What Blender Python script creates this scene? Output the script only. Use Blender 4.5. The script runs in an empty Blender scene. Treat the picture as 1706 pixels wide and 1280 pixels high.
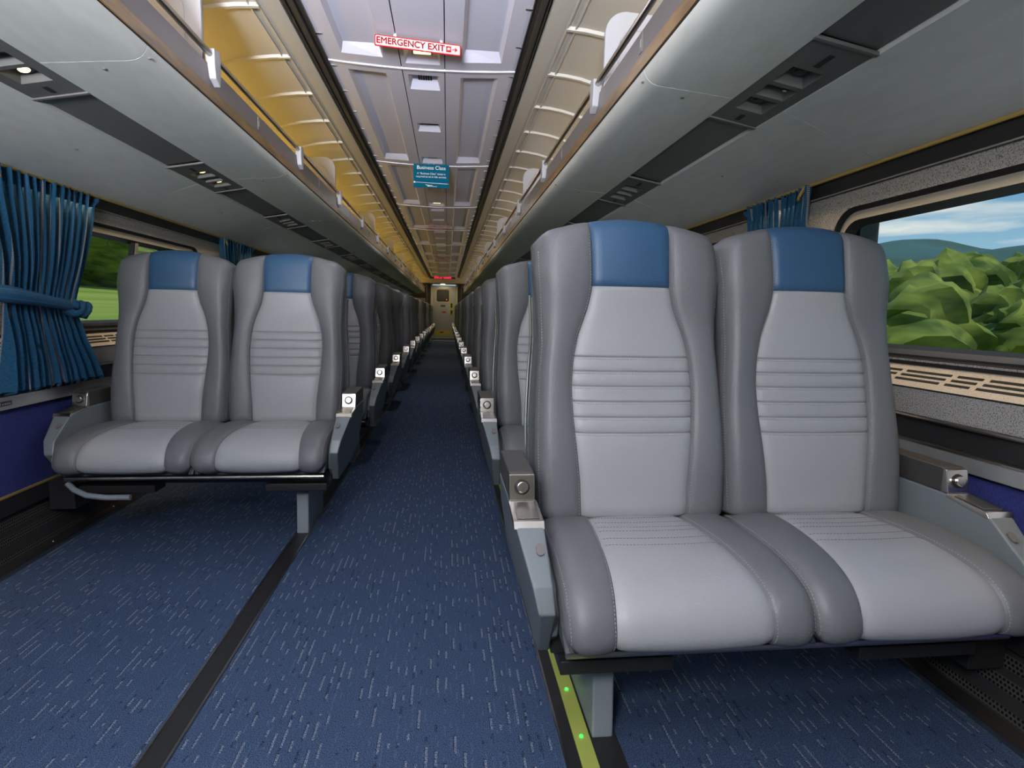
import bpy, bmesh, math, random
from mathutils import Matrix, Vector
random.seed(7)
S = bpy.context.scene
COL = S.collection
PI = math.pi

# ------------------------------------------------------------------ camera
cd = bpy.data.cameras.new('camera')
cd.sensor_fit = 'HORIZONTAL'; cd.sensor_width = 36.0; cd.lens = 20.39; cd.clip_start = 0.02; cd.clip_end = 3000
camo = bpy.data.objects.new('camera', cd); COL.objects.link(camo)
_R, _U, _F = Vector((0.993771, -0.109598, 0.020184)), Vector((-0.006618, 0.122758, 0.992415)), Vector((0.111245, 0.986366, -0.121268))
camo.matrix_world = Matrix(((_R.x, _U.x, -_F.x, 0.126), (_R.y, _U.y, -_F.y, 0.0), (_R.z, _U.z, -_F.z, 0.95), (0, 0, 0, 1)))
S.camera = camo

# ------------------------------------------------------------------ colour management
S.view_settings.view_transform = 'Standard'; S.view_settings.look = 'None'
S.view_settings.gamma = 1.0; S.view_settings.use_curve_mapping = False
S.view_settings.exposure = 0.22
S.cycles.use_denoising = True
S.cycles.max_bounces = 8; S.cycles.diffuse_bounces = 4; S.cycles.glossy_bounces = 3; S.cycles.transparent_max_bounces = 12
S.cycles.sample_clamp_indirect = 6.0; S.cycles.caustics_reflective = False; S.cycles.caustics_refractive = False

# ------------------------------------------------------------------ sky
W = bpy.data.worlds.new('sky'); S.world = W; W.use_nodes = True
wn = W.node_tree.nodes; wl = W.node_tree.links; wn.clear()
wo = wn.new('ShaderNodeOutputWorld'); bg = wn.new('ShaderNodeBackground'); wl.new(bg.outputs[0], wo.inputs[0])
tc = wn.new('ShaderNodeTexCoord'); sx = wn.new('ShaderNodeSeparateXYZ'); wl.new(tc.outputs['Generated'], sx.inputs[0])
rp = wn.new('ShaderNodeValToRGB'); wl.new(sx.outputs['Z'], rp.inputs[0])
rp.color_ramp.elements[0].position = 0.0; rp.color_ramp.elements[0].color = (0.45, 0.66, 0.74, 1)
rp.color_ramp.elements[1].position = 0.22; rp.color_ramp.elements[1].color = (0.08, 0.30, 0.56, 1)
mp = wn.new('ShaderNodeMapping'); mp.inputs['Scale'].default_value = (2.0, 2.0, 13.0); wl.new(tc.outputs['Generated'], mp.inputs[0])
nz = wn.new('ShaderNodeTexNoise'); nz.inputs['Scale'].default_value = 2.3; nz.inputs['Detail'].default_value = 5; wl.new(mp.outputs[0], nz.inputs['Vector'])
cr = wn.new('ShaderNodeValToRGB'); wl.new(nz.outputs['Fac'], cr.inputs[0])
cr.color_ramp.elements[0].position = 0.50; cr.color_ramp.elements[0].color = (0, 0, 0, 1)
cr.color_ramp.elements[1].position = 0.68; cr.color_ramp.elements[1].color = (0.9, 0.9, 0.9, 1)
mx = wn.new('ShaderNodeMixRGB'); wl.new(cr.outputs[0], mx.inputs[0]); wl.new(rp.outputs[0], mx.inputs[1]); mx.inputs[2].default_value = (0.86, 0.88, 0.82, 1)
wl.new(mx.outputs[0], bg.inputs[0]); bg.inputs[1].default_value = 0.9

# ------------------------------------------------------------------ lights
def light(name, kind, loc, energy, color, target=None, size=0.3, size_y=None, rot=None, spread=None):
    l = bpy.data.lights.new(name, kind); l.energy = energy; l.color = color
    if kind == 'AREA':
        l.size = size
        if size_y: l.shape = 'RECTANGLE'; l.size_y = size_y
        if spread: l.spread = spread
    elif kind in ('POINT', 'SPOT'): l.shadow_soft_size = size
    o = bpy.data.objects.new(name, l); COL.objects.link(o); o.location = loc
    if target is not None: o.rotation_euler = (Vector(target) - Vector(loc)).to_track_quat('-Z', 'Y').to_euler()
    if rot is not None: o.rotation_euler = rot
    return o
sun = light('sun', 'SUN', (0, 0, 50), 2.2, (1.0, 0.95, 0.85), rot=(math.radians(38), math.radians(6), 0)); sun.data.angle = 0.03
light('key_lamp', 'AREA', (-0.42, -0.60, 1.66), 25, (0.95, 0.97, 1.0), target=(0.15, 2.2, 0.9), size=0.4)
light('up_fill', 'AREA', (-0.40, -2.1, 0.95), 46, (0.93, 0.96, 1.0), target=(-0.36, 0.4, 2.15), size=0.5, spread=math.radians(52))  # added uplight without a fitting, brightens racks and ceiling from behind the camera
light('up_fill', 'AREA', (-0.50, -0.30, 1.22), 34, (0.93, 0.96, 1.0), target=(-0.62, 0.50, 2.2), size=0.35, spread=math.radians(120))  # second added uplight, no fitting, lifts the near racks and ceiling
light('saloon_lamp', 'AREA', (-0.1, -0.30, 2.10), 5, (0.96, 0.97, 1.0), size=0.35, rot=(math.radians(25), 0, 0))
light('saloon_lamp', 'AREA', (0.0, -1.8, 2.08), 3.5, (0.96, 0.97, 1.0), size=0.5, rot=(0, 0, 0))
for s, c, e in ((-1, (1.0, 0.62, 0.10), 68), (1, (1.0, 0.76, 0.45), 36)):
    light('rack_tube_lamp', 'AREA', (s * 1.12, 9.6, 1.74), e, c, size=0.06, size_y=22.0, rot=(PI, 0, 0))
for s in (-1, 1):
    light('window_tube_lamp', 'AREA', (s * 1.412, 9.6, 1.368), 11, (1.0, 0.72, 0.40), size=0.02, size_y=22.0, rot=(0, -s * math.radians(5), 0), spread=math.radians(56))
for y, e in ((2.90, 3), (6.7, 5), (10.5, 6), (14.3, 7), (18.1, 7)):
    light('ceiling_lamp', 'AREA', (0.0, y, 2.118), e, (0.95, 0.93, 1.0) if y < 8 else (1.0, 0.84, 0.55), size=0.10, rot=(0, 0, 0))
light('vestibule_lamp', 'AREA', (0.0, 21.3, 1.95), 6, (1.0, 0.85, 0.45), size=0.25, rot=(0, 0, 0))

# ------------------------------------------------------------------ materials
MATS = {}
def mat(name, color, rough=0.5, metal=0.0, emit=None, estr=0.0, bump=None, spec=0.5, noise=None, coat=0.0):
    m = bpy.data.materials.new(name); m.use_nodes = True; MATS[name] = m
    nt = m.node_tree; b = nt.nodes['Principled BSDF']
    b.inputs['Base Color'].default_value = (*color, 1); b.inputs['Roughness'].default_value = rough; b.inputs['Metallic'].default_value = metal
    b.inputs['Specular IOR Level'].default_value = spec; b.inputs['Coat Weight'].default_value = coat
    if emit: b.inputs['Emission Color'].default_value = (*emit, 1); b.inputs['Emission Strength'].default_value = estr
    t = None
    if bump or noise: t = nt.nodes.new('ShaderNodeTexCoord')
    if noise:      # (scale, color2, lo, hi)
        n = nt.nodes.new('ShaderNodeTexNoise'); n.inputs['Scale'].default_value = noise[0]; n.inputs['Detail'].default_value = 3
        v = t.outputs['Object']
        if len(noise) > 4:
            mpp = nt.nodes.new('ShaderNodeMapping'); mpp.inputs['Scale'].default_value = noise[4]; nt.links.new(v, mpp.inputs[0]); v = mpp.outputs[0]
        nt.links.new(v, n.inputs['Vector'])
        r = nt.nodes.new('ShaderNodeValToRGB'); nt.links.new(n.outputs['Fac'], r.inputs[0])
        r.color_ramp.elements[0].position = noise[2]; r.color_ramp.elements[0].color = (*color, 1)
        r.color_ramp.elements[1].position = noise[3]; r.color_ramp.elements[1].color = (*noise[1], 1)
        nt.links.new(r.outputs[0], b.inputs['Base Color'])
    if bump:       # (scale, strength)
        n2 = nt.nodes.new('ShaderNodeTexNoise'); n2.inputs['Scale'].default_value = bump[0]; n2.inputs['Detail'].default_value = 2
        nt.links.new(t.outputs['Object'], n2.inputs['Vector'])
        bp = nt.nodes.new('ShaderNodeBump'); bp.inputs['Strength'].default_value = bump[1]; bp.inputs['Distance'].default_value = 0.002
        nt.links.new(n2.outputs['Fac'], bp.inputs['Height']); nt.links.new(bp.outputs[0], b.inputs['Normal'])
    return m
mat('leather_dark', (0.135, 0.140, 0.148), 0.48, bump=(260, 0.25))
mat('leather_light', (0.35, 0.358, 0.368), 0.45, bump=(260, 0.25))
mat('leather_blue', (0.030, 0.085, 0.170), 0.46, bump=(260, 0.2))
mat('thread', (0.30, 0.30, 0.31), 0.7)
mat('arm_grey', (0.165, 0.188, 0.20), 0.38, bump=(420, 0.12))
mat('arm_pad', (0.050, 0.048, 0.045), 0.55, bump=(700, 0.5))
mat('chrome', (0.72, 0.69, 0.64), 0.22, 1.0)
mat('brass', (0.60, 0.42, 0.12), 0.35, 0.5)  # one even brass yellow for rod, bead and hooks
mat('steel', (0.42, 0.40, 0.38), 0.30, 1.0)
mat('black_metal', (0.018, 0.018, 0.019), 0.42)
mat('black_soft', (0.012, 0.012, 0.013), 0.7)
mat('pedestal', (0.26, 0.29, 0.32), 0.5)
mat('aluminium', (0.42, 0.43, 0.43), 0.45, 0.6)
mat('speckle', (0.36, 0.35, 0.335), 0.6, noise=(300, (0.10, 0.10, 0.10), 0.50, 0.62), bump=(300, 0.3))
mat('ledge_speckle', (0.55, 0.49, 0.41), 0.55, noise=(380, (0.22, 0.19, 0.15), 0.55, 0.70))
mat('frame_tan', (0.30, 0.285, 0.26), 0.45)
mat('gasket', (0.012, 0.012, 0.012), 0.55)
mat('bin_white', (0.58, 0.60, 0.585), 0.45, noise=(30, (0.53, 0.55, 0.535), 0.35, 0.7, (1.0, 0.25, 1.0)))
mat('bin_dark', (0.105, 0.105, 0.105), 0.5)
mat('seam_light', (0.70, 0.72, 0.72), 0.4)
mat('wood', (0.27, 0.165, 0.065), 0.45, noise=(40, (0.13, 0.075, 0.03), 0.35, 0.7, (1.0, 0.15, 1.0)))
mat('rack_grey', (0.155, 0.138, 0.136), 0.45)
mat('rack_plastic', (0.37, 0.365, 0.40), 0.4)
mat('ceiling_cool_tint', (0.57, 0.57, 0.70), 0.42)  # lavender cast of the cool light is put into this base colour
mat('ceiling_side', (0.45, 0.43, 0.40), 0.36)
mat('track_dark', (0.065, 0.056, 0.050), 0.35, 0.3)
mat('sign_white', (0.42, 0.415, 0.41), 0.7, spec=0.1)
mat('sign_red', (0.42, 0.008, 0.012), 0.7, spec=0.1)
mat('sign_teal', (0.0, 0.105, 0.19), 0.75, spec=0.1)
mat('sign_bright', (0.88, 0.88, 0.86), 0.7, spec=0.1)
mat('lamp_glow', (1, 0.9, 0.6), 0.3, emit=(1.0, 0.72, 0.25), estr=5.0)
mat('door_glow', (1, 0.9, 0.6), 0.3, emit=(1.0, 0.85, 0.5), estr=6.0)
mat('led_green', (0.0, 0.6, 0.05), 0.3, emit=(0.02, 1.0, 0.06), estr=5.0)
mat('led_red', (0.6, 0.0, 0.02), 0.3, emit=(1.0, 0.01, 0.05), estr=2.0)
mat('glow_strip', (0.42, 0.47, 0.10), 0.5)
mat('door_steel', (0.34, 0.33, 0.30), 0.42, 0.55)
mat('dark_brown', (0.035, 0.022, 0.014), 0.5)
mat('beige', (0.45, 0.40, 0.28), 0.5)
mat('yellow_label', (0.45, 0.42, 0.08), 0.5)
mat('blue_panel', (0.018, 0.024, 0.125), 0.9, noise=(500, (0.035, 0.05, 0.24), 0.45, 0.65))
mat('grass', (0.15, 0.24, 0.018), 0.9, noise=(0.10, (0.30, 0.36, 0.05), 0.35, 0.65, (3.0, 0.12, 1.0)))
mat('foliage', (0.045, 0.090, 0.010), 0.9, noise=(1.1, (0.26, 0.31, 0.045), 0.36, 0.68, (1.0, 0.08, 1.3)))
mat('mountain', (0.035, 0.085, 0.060), 0.95, noise=(0.012, (0.05, 0.12, 0.13), 0.35, 0.7, (1.0, 0.3, 1.0)))

def nodes_of(name, rough=0.8):
    m = mat(name, (0.1, 0.1, 0.1), rough); nt = m.node_tree
    return m, nt, nt.nodes['Principled BSDF']
class NG:      # tiny node-graph helper
    def __init__(s, nt): s.nt = nt
    def lk(s, a, i):
        if isinstance(a, (int, float)): i.default_value = a
        else: s.nt.links.new(a, i)
    def m(s, op, a, b=0.0, c=0.0):
        n = s.nt.nodes.new('ShaderNodeMath'); n.operation = op
        for k, v in enumerate((a, b, c)): s.lk(v, n.inputs[k])
        return n.outputs[0]
    def comb(s, x, y, z=0.0):
        n = s.nt.nodes.new('ShaderNodeCombineXYZ')
        for k, v in enumerate((x, y, z)): s.lk(v, n.inputs[k])
        return n.outputs[0]
    def noise(s, vec, scale=1.0, detail=0.0):
        n = s.nt.nodes.new('ShaderNodeTexNoise'); n.inputs['Scale'].default_value = scale; n.inputs['Detail'].default_value = detail
        s.nt.links.new(vec, n.inputs['Vector']); return n.outputs['Fac']
    def mix(s, f, a, b):
        n = s.nt.nodes.new('ShaderNodeMixRGB'); s.lk(f, n.inputs[0])
        for k, v in ((1, a), (2, b)):
            if isinstance(v, tuple): n.inputs[k].default_value = (*v, 1)
            else: s.nt.links.new(v, n.inputs[k])
        return n.outputs[0]
    def obj(s, out='Object'):
        t = s.nt.nodes.new('ShaderNodeTexCoord'); x = s.nt.nodes.new('ShaderNodeSeparateXYZ'); s.nt.links.new(t.outputs[out], x.inputs[0])
        return x.outputs[0], x.outputs[1], x.outputs[2], t.outputs[out]
# carpet: navy loop pile with broken pale and black dashes running down the car
m, nt, b = nodes_of('carpet', 0.95); g = NG(nt)
x, y, z, v = g.obj()
def dash(colw, seed, ylen, thr, lo, hi):
    xs = g.m('ADD', g.m('MULTIPLY', x, 1.0 / colw), seed)
    col = g.m('FLOOR', xs); fr = g.m('FRACT', xs)
    n = g.noise(g.comb(g.m('MULTIPLY', col, 7.31), g.m('MULTIPLY', y, 1.0 / ylen), seed), 1.0, 1.0)
    a = g.m('GREATER_THAN', n, thr)
    band = g.m('MULTIPLY', g.m('GREATER_THAN', fr, lo), g.m('LESS_THAN', fr, hi))
    return g.m('MULTIPLY', a, band)
tuft = g.m('GREATER_THAN', g.noise(g.comb(g.m('MULTIPLY', x, 560.0), g.m('MULTIPLY', y, 330.0)), 1.0, 0.0), 0.53)
fine = g.noise(v, 420.0, 1.0)
base = g.mix(g.m('MULTIPLY', g.m('SUBTRACT', fine, 0.30), 2.4), (0.012, 0.024, 0.058), (0.085, 0.130, 0.225))
d1 = g.m('MULTIPLY', dash(0.021, 3.3, 0.060, 0.565, 0.30, 0.55), tuft)
d2 = g.m('MULTIPLY', dash(0.021, 3.42, 0.060, 0.545, 0.30, 0.62), tuft)
d3 = g.m('MULTIPLY', dash(0.015, 5.1, 0.05, 0.575, 0.3, 0.6), tuft)
c1 = g.mix(g.m('MULTIPLY', d2, 0.9), base, (0.006, 0.007, 0.012))
c2 = g.mix(g.m('MULTIPLY', d3, 0.5), c1, (0.10, 0.20, 0.26))
c3 = g.mix(g.m('MULTIPLY', d1, 0.75), c2, (0.36, 0.38, 0.40))
nt.links.new(c3, b.inputs['Base Color']); b.inputs['Specular IOR Level'].default_value = 0.1
bp = nt.nodes.new('ShaderNodeBump'); bp.inputs['Strength'].default_value = 0.6; bp.inputs['Distance'].default_value = 0.003
nt.links.new(fine, bp.inputs['Height']); nt.links.new(bp.outputs[0], b.inputs['Normal'])
# perforated heater cover: two bands of round holes
m, nt, b = nodes_of('perforated', 0.4); g = NG(nt); b.inputs['Metallic'].default_value = 0.4
x, y, z, v = g.obj()
zr = g.m('MULTIPLY', z, 95.0); row = g.m('FLOOR', zr)
fy = g.m('SUBTRACT', g.m('FRACT', g.m('ADD', g.m('MULTIPLY', y, 95.0), g.m('MULTIPLY', row, 0.5))), 0.5); fz = g.m('SUBTRACT', g.m('FRACT', zr), 0.5)
hole = g.m('LESS_THAN', g.m('ADD', g.m('MULTIPLY', fy, fy), g.m('MULTIPLY', fz, fz)), 0.105)
bands = None
for lo, hi in ((0.018, 0.040), (0.075, 0.106), (0.127, 0.159)):
    t = g.m('MULTIPLY', g.m('GREATER_THAN', z, lo), g.m('LESS_THAN', z, hi)); bands = t if bands is None else g.m('MAXIMUM', bands, t)
hb = g.m('MULTIPLY', hole, bands); edge = g.m('MULTIPLY', bands, g.m('SUBTRACT', 1.0, hole))
nt.links.new(g.mix(hb, g.mix(edge, (0.055, 0.055, 0.055), (0.12, 0.115, 0.105)), (0.003, 0.003, 0.003)), b.inputs['Base Color'])
# curtain cloth: blue twill with fine pale stripes along the drop
m, nt, b = nodes_of('curtain', 0.9); g = NG(nt)
u_, v_, w_, vv = g.obj('UV')
st = g.m('LESS_THAN', g.m('FRACT', g.m('MULTIPLY', u_, 11.0)), 0.055)
st2 = g.m('LESS_THAN', g.m('FRACT', g.m('ADD', g.m('MULTIPLY', u_, 11.0), 0.5)), 0.05)
tw = g.m('GREATER_THAN', g.m('FRACT', g.m('MULTIPLY', v_, 160.0)), 0.45)
tw2 = g.noise(g.comb(g.m('MULTIPLY', u_, 220.0), g.m('MULTIPLY', v_, 90.0)), 1.0, 1.0)
cb = g.mix(tw2, (0.002, 0.028, 0.070), (0.009, 0.105, 0.215))
cb = g.mix(g.m('MULTIPLY', st2, 0.5), cb, (0.06, 0.14, 0.30))
nt.links.new(g.mix(g.m('MULTIPLY', g.m('MULTIPLY', st, tw), 0.85), cb, (0.40, 0.32, 0.27)), b.inputs['Base Color'])
# window glass
m = bpy.data.materials.new('glass'); m.use_nodes = True; MATS['glass'] = m; nt = m.node_tree; nt.nodes.clear()
o_ = nt.nodes.new('ShaderNodeOutputMaterial'); tr = nt.nodes.new('ShaderNodeBsdfTransparent'); gl = nt.nodes.new('ShaderNodeBsdfGlossy'); gl.inputs['Roughness'].default_value = 0.02
tr.inputs[0].default_value = (0.93, 0.95, 0.94, 1); ms = nt.nodes.new('ShaderNodeMixShader'); ms.inputs[0].default_value = 0.05
nt.links.new(tr.outputs[0], ms.inputs[1]); nt.links.new(gl.outputs[0], ms.inputs[2]); nt.links.new(ms.outputs[0], o_.inputs[0])

# ------------------------------------------------------------------ mesh helpers
class MB:
    def __init__(s): s.v = []; s.f = []
    def add(s, vs, fs):
        o = len(s.v); s.v += [tuple(p) for p in vs]; s.f += [tuple(i + o for i in f) for f in fs]; return s
    def box(s, x0, x1, y0, y1, z0, z1):
        return s.add([(x, y, z) for z in (z0, z1) for y in (y0, y1) for x in (x0, x1)],
                     [(0, 2, 3, 1), (4, 5, 7, 6), (0, 1, 5, 4), (2, 6, 7, 3), (0, 4, 6, 2), (1, 3, 7, 5)])
    def prism(s, prof, y0, y1, cap=True, closed=True):      # profile of (x, z) swept along y
        n = len(prof); vs = [(x, y0, z) for x, z in prof] + [(x, y1, z) for x, z in prof]
        fs = [(i, (i + 1) % n, n + (i + 1) % n, n + i) for i in range(n if closed else n - 1)]
        if cap and closed: fs += [tuple(range(n - 1, -1, -1)), tuple(range(n, 2 * n))]
        return s.add(vs, fs)
    def sweepx(s, prof, x0, x1):                            # profile of (y, z) swept along x
        n = len(prof); vs = [(x0, y, z) for y, z in prof] + [(x1, y, z) for y, z in prof]
        return s.add(vs, [(i, (i + 1) % n, n + (i + 1) % n, n + i) for i in range(n)] + [tuple(range(n - 1, -1, -1)), tuple(range(n, 2 * n))])
    def tube(s, path, r, n=8, cap=True):
        rings = []; P = [Vector(p) for p in path]
        for i, p in enumerate(P):
            t = (P[min(i + 1, len(P) - 1)] - P[max(i - 1, 0)]).normalized()
            a = t.orthogonal() if abs(t.z) > 0.95 else t.cross(Vector((0, 0, 1)))
            a.normalize(); bb = t.cross(a).normalized(); rr = r[i] if isinstance(r, (list, tuple)) else r
            rings.append([p + a * (rr * math.cos(2 * PI * k / n)) + bb * (rr * math.sin(2 * PI * k / n)) for k in range(n)])
        vs = [q for rg in rings for q in rg]; fs = []
        for i in range(len(P) - 1):
            for k in range(n): fs.append((i * n + k, i * n + (k + 1) % n, (i + 1) * n + (k + 1) % n, (i + 1) * n + k))
        if cap: fs += [tuple(range(n - 1, -1, -1)), tuple(range((len(P) - 1) * n, len(P) * n))]
        return s.add(vs, fs)
    def cyl(s, c, axis, r, h, n=16, r2=None):
        c = Vector(c); ax = Vector(axis).normalized()
        return s.tube([c, c + ax * h], [r, r if r2 is None else r2], n)
    def grid(s, rows, wrap=False):
        n = len(rows[0]); fs = []
        for i in range(len(rows) - 1):
            for k in range(n if wrap else n - 1): fs.append((i * n + k, i * n + (k + 1) % n, (i + 1) * n + (k + 1) % n, (i + 1) * n + k))
        return s.add([p for r in rows for p in r], fs)
    def mirror(s, sgn):
        if sgn < 0:
            s.v = [(-x, y, z) for x, y, z in s.v]; s.f = [tuple(reversed(f)) for f in s.f]
        return s
    def mesh(s, name, material, bevel=0.0, smooth=False, fix=True, angle=35, weld=False):
        me = bpy.data.meshes.new(name); me.from_pydata(s.v, [], s.f); me.update()
        if fix or bevel or weld:
            bm = bmesh.new(); bm.from_mesh(me)
            if weld: bmesh.ops.remove_doubles(bm, verts=bm.verts, dist=1e-5)
            if fix: bmesh.ops.recalc_face_normals(bm, faces=bm.faces)
            if bevel:
                es = [e for e in bm.edges if len(e.link_faces) == 2 and e.calc_face_angle(0) > math.radians(25)]
                bmesh.ops.bevel(bm, geom=es, offset=bevel, segments=2, profile=0.6, affect='EDGES', clamp_overlap=True)
            bm.to_mesh(me); bm.free()
        me.materials.append(MATS[material])
        if bevel:
            me.polygons.foreach_set('use_smooth', [True] * len(me.polygons)); acc = [Vector() for _ in me.vertices]
            for p in me.polygons:
                w = p.normal * p.area
                for vi in p.vertices: acc[vi] += w
            me.normals_split_custom_set_from_vertices([a.normalized() if a.length > 1e-12 else Vector((0, 0, 1)) for a in acc])
        elif smooth:
            me.polygons.foreach_set('use_smooth', [True] * len(me.polygons))
            try: me.set_sharp_from_angle(angle=math.radians(angle))
            except Exception: pass
        return me
def obj(name, me, parent=None, loc=None, rot=None):
    o = bpy.data.objects.new(name, me); COL.objects.link(o)
    if parent is not None: o.parent = parent
    if loc is not None: o.location = loc
    if rot is not None: o.rotation_euler = rot
    return o
def build(name, mb, material, parent=None, **k): return obj(name, mb.mesh(name, material, **k), parent)
def empty(name, loc=(0, 0, 0)):
    o = bpy.data.objects.new(name, None); COL.objects.link(o); o.location = loc; o.empty_display_size = 0.1; return o
def tag(o, label, cat, group=None, kind=None):
    o['label'] = label; o['category'] = cat
    if group: o['group'] = group
    if kind: o['kind'] = kind
    return o
def struct(o, label=None):
    o['kind'] = 'structure'
    if label: o['label'] = label
    return o
def copy_tree(o, parent=None):
    c = o.copy(); COL.objects.link(c); c.parent = parent
    for ch in list(o.children): copy_tree(ch, c)
    return c
def B(x0, x1, y0, y1, z0, z1): return MB().box(min(x0, x1), max(x0, x1), y0, y1, z0, z1)
def sstep(t): t = max(0.0, min(1.0, t)); return t * t * (3 - 2 * t)
def interp(tab, t):
    if t <= tab[0][0]: return tab[0][1]
    for (a, va), (b_, vb) in zip(tab, tab[1:]):
        if t <= b_: return va + (vb - va) * (t - a) / (b_ - a)
    return tab[-1][1]

YA, YE = -2.6, 22.0          # the saloon runs from behind the camera to the end door
SIDE = {-1: 'left', 1: 'right'}

# ------------------------------------------------------------------ floor
floor = struct(build('floor', B(-1.62, 1.62, YA, YE + 1.5, -0.06, 0.0), 'carpet'), 'navy carpet with broken pale and black dashes')
build('seat_track', B(-0.507, -0.453, YA, YE, 0.0, 0.004), 'black_metal', floor)
for xx in (-0.5085, -0.4515): build('track_edge', B(xx - 0.0025, xx + 0.0025, YA, YE, 0.0, 0.007), 'steel', floor)
build('seat_track', B(0.385, 0.512, YA, YE, 0.0, 0.004), 'black_metal', floor)
build('track_edge', B(0.381, 0.386, YA, YE, 0.0, 0.006), 'steel', floor)
strip = build('marker_strip', B(0.414, 0.450, YA, YE, 0.004, 0.008), 'glow_strip', floor); strip['label'] = 'dull yellow floor path marking strip'
lm = MB().cyl((0, 0, 0), (0, 0, 1), 0.0035, 0.003, 10).mesh('led', 'led_green')
for k in range(30):
    yy = 1.007 + 0.165 * k
    if yy < 6: obj('marker_light', lm, floor, (0.431, yy, 0.008))
for s in (-1, 1):
    build('edge_strip', B(s * 1.392, s * 1.462, YA, YE, 0.0, 0.012), 'black_metal', floor, bevel=0.002)
    build('edge_bead', B(s * 1.389, s * 1.393, YA, YE, 0.0, 0.014), 'steel', floor)
    scm = MB().cyl((0, 0, 0), (0, 0, 1), 0.006, 0.003, 10, 0.003).mesh('screw', 'chrome', smooth=True)
    for k in range(30): obj('screw', scm, floor, (s * 1.428, 1.02 + 0.42 * k + (0.12 if s < 0 else 0.0), 0.012))
build('threshold_plate', B(-0.46, 0.46, YE - 2.9, YE - 2.6, 0.0, 0.006), 'steel', floor)
build('threshold_plate', B(-0.46, 0.46, YE - 0.7, YE + 0.3, 0.0, 0.006), 'door_steel', floor)

# ------------------------------------------------------------------ side walls
def xw(z): return 1.50 - (z - 0.874) * (0.048 / 0.387)
def rrect(cy, hy, z0, z1, r, n=8, ns=6):        # rounded rectangle outline in (y, z), counter-clockwise
    pts = []
    cs = [(cy + hy - r, z0 + r, -PI / 2), (cy + hy - r, z1 - r, 0), (cy - hy + r, z1 - r, PI / 2), (cy - hy + r, z0 + r, PI)]
    for a, b_, t0 in cs:
        for k in range(n + 1): pts.append((a + r * math.cos(t0 + PI / 2 * k / n), b_ + r * math.sin(t0 + PI / 2 * k / n)))
    return pts
def ring(inner, outer, s, dx_in=0.0, dx_out=0.0):
    mb = MB(); n = len(inner)
    mb.grid([[(s * (xw(z) - dx_out), y, z) for y, z in outer], [(s * (xw(z) - dx_in), y, z) for y, z in inner]], wrap=True)
    return mb
def rect_for(inner, y0, y1, z0, z1, n=8):
    out = []; corners = [(y1, z0), (y1, z1), (y0, z1), (y0, z0)]
    for q in range(4):
        seg = inner[q * (n + 1):(q + 1) * (n + 1)]; c = corners[q]
        for k, (y, z) in enumerate(seg):
            first = (q % 2 == 0)
            if k == n // 2: out.append(c)
            elif (k < n // 2) == first: out.append((y + (c[0] - y) * k / (n / 2) if first else y + (c[0] - y) * (n - k) / (n / 2), c[1]))
            else: out.append((c[0], z + (c[1] - z) * ((n - k) / (n / 2) if first else k / (n / 2))))
    return out
NW = 11
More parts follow.
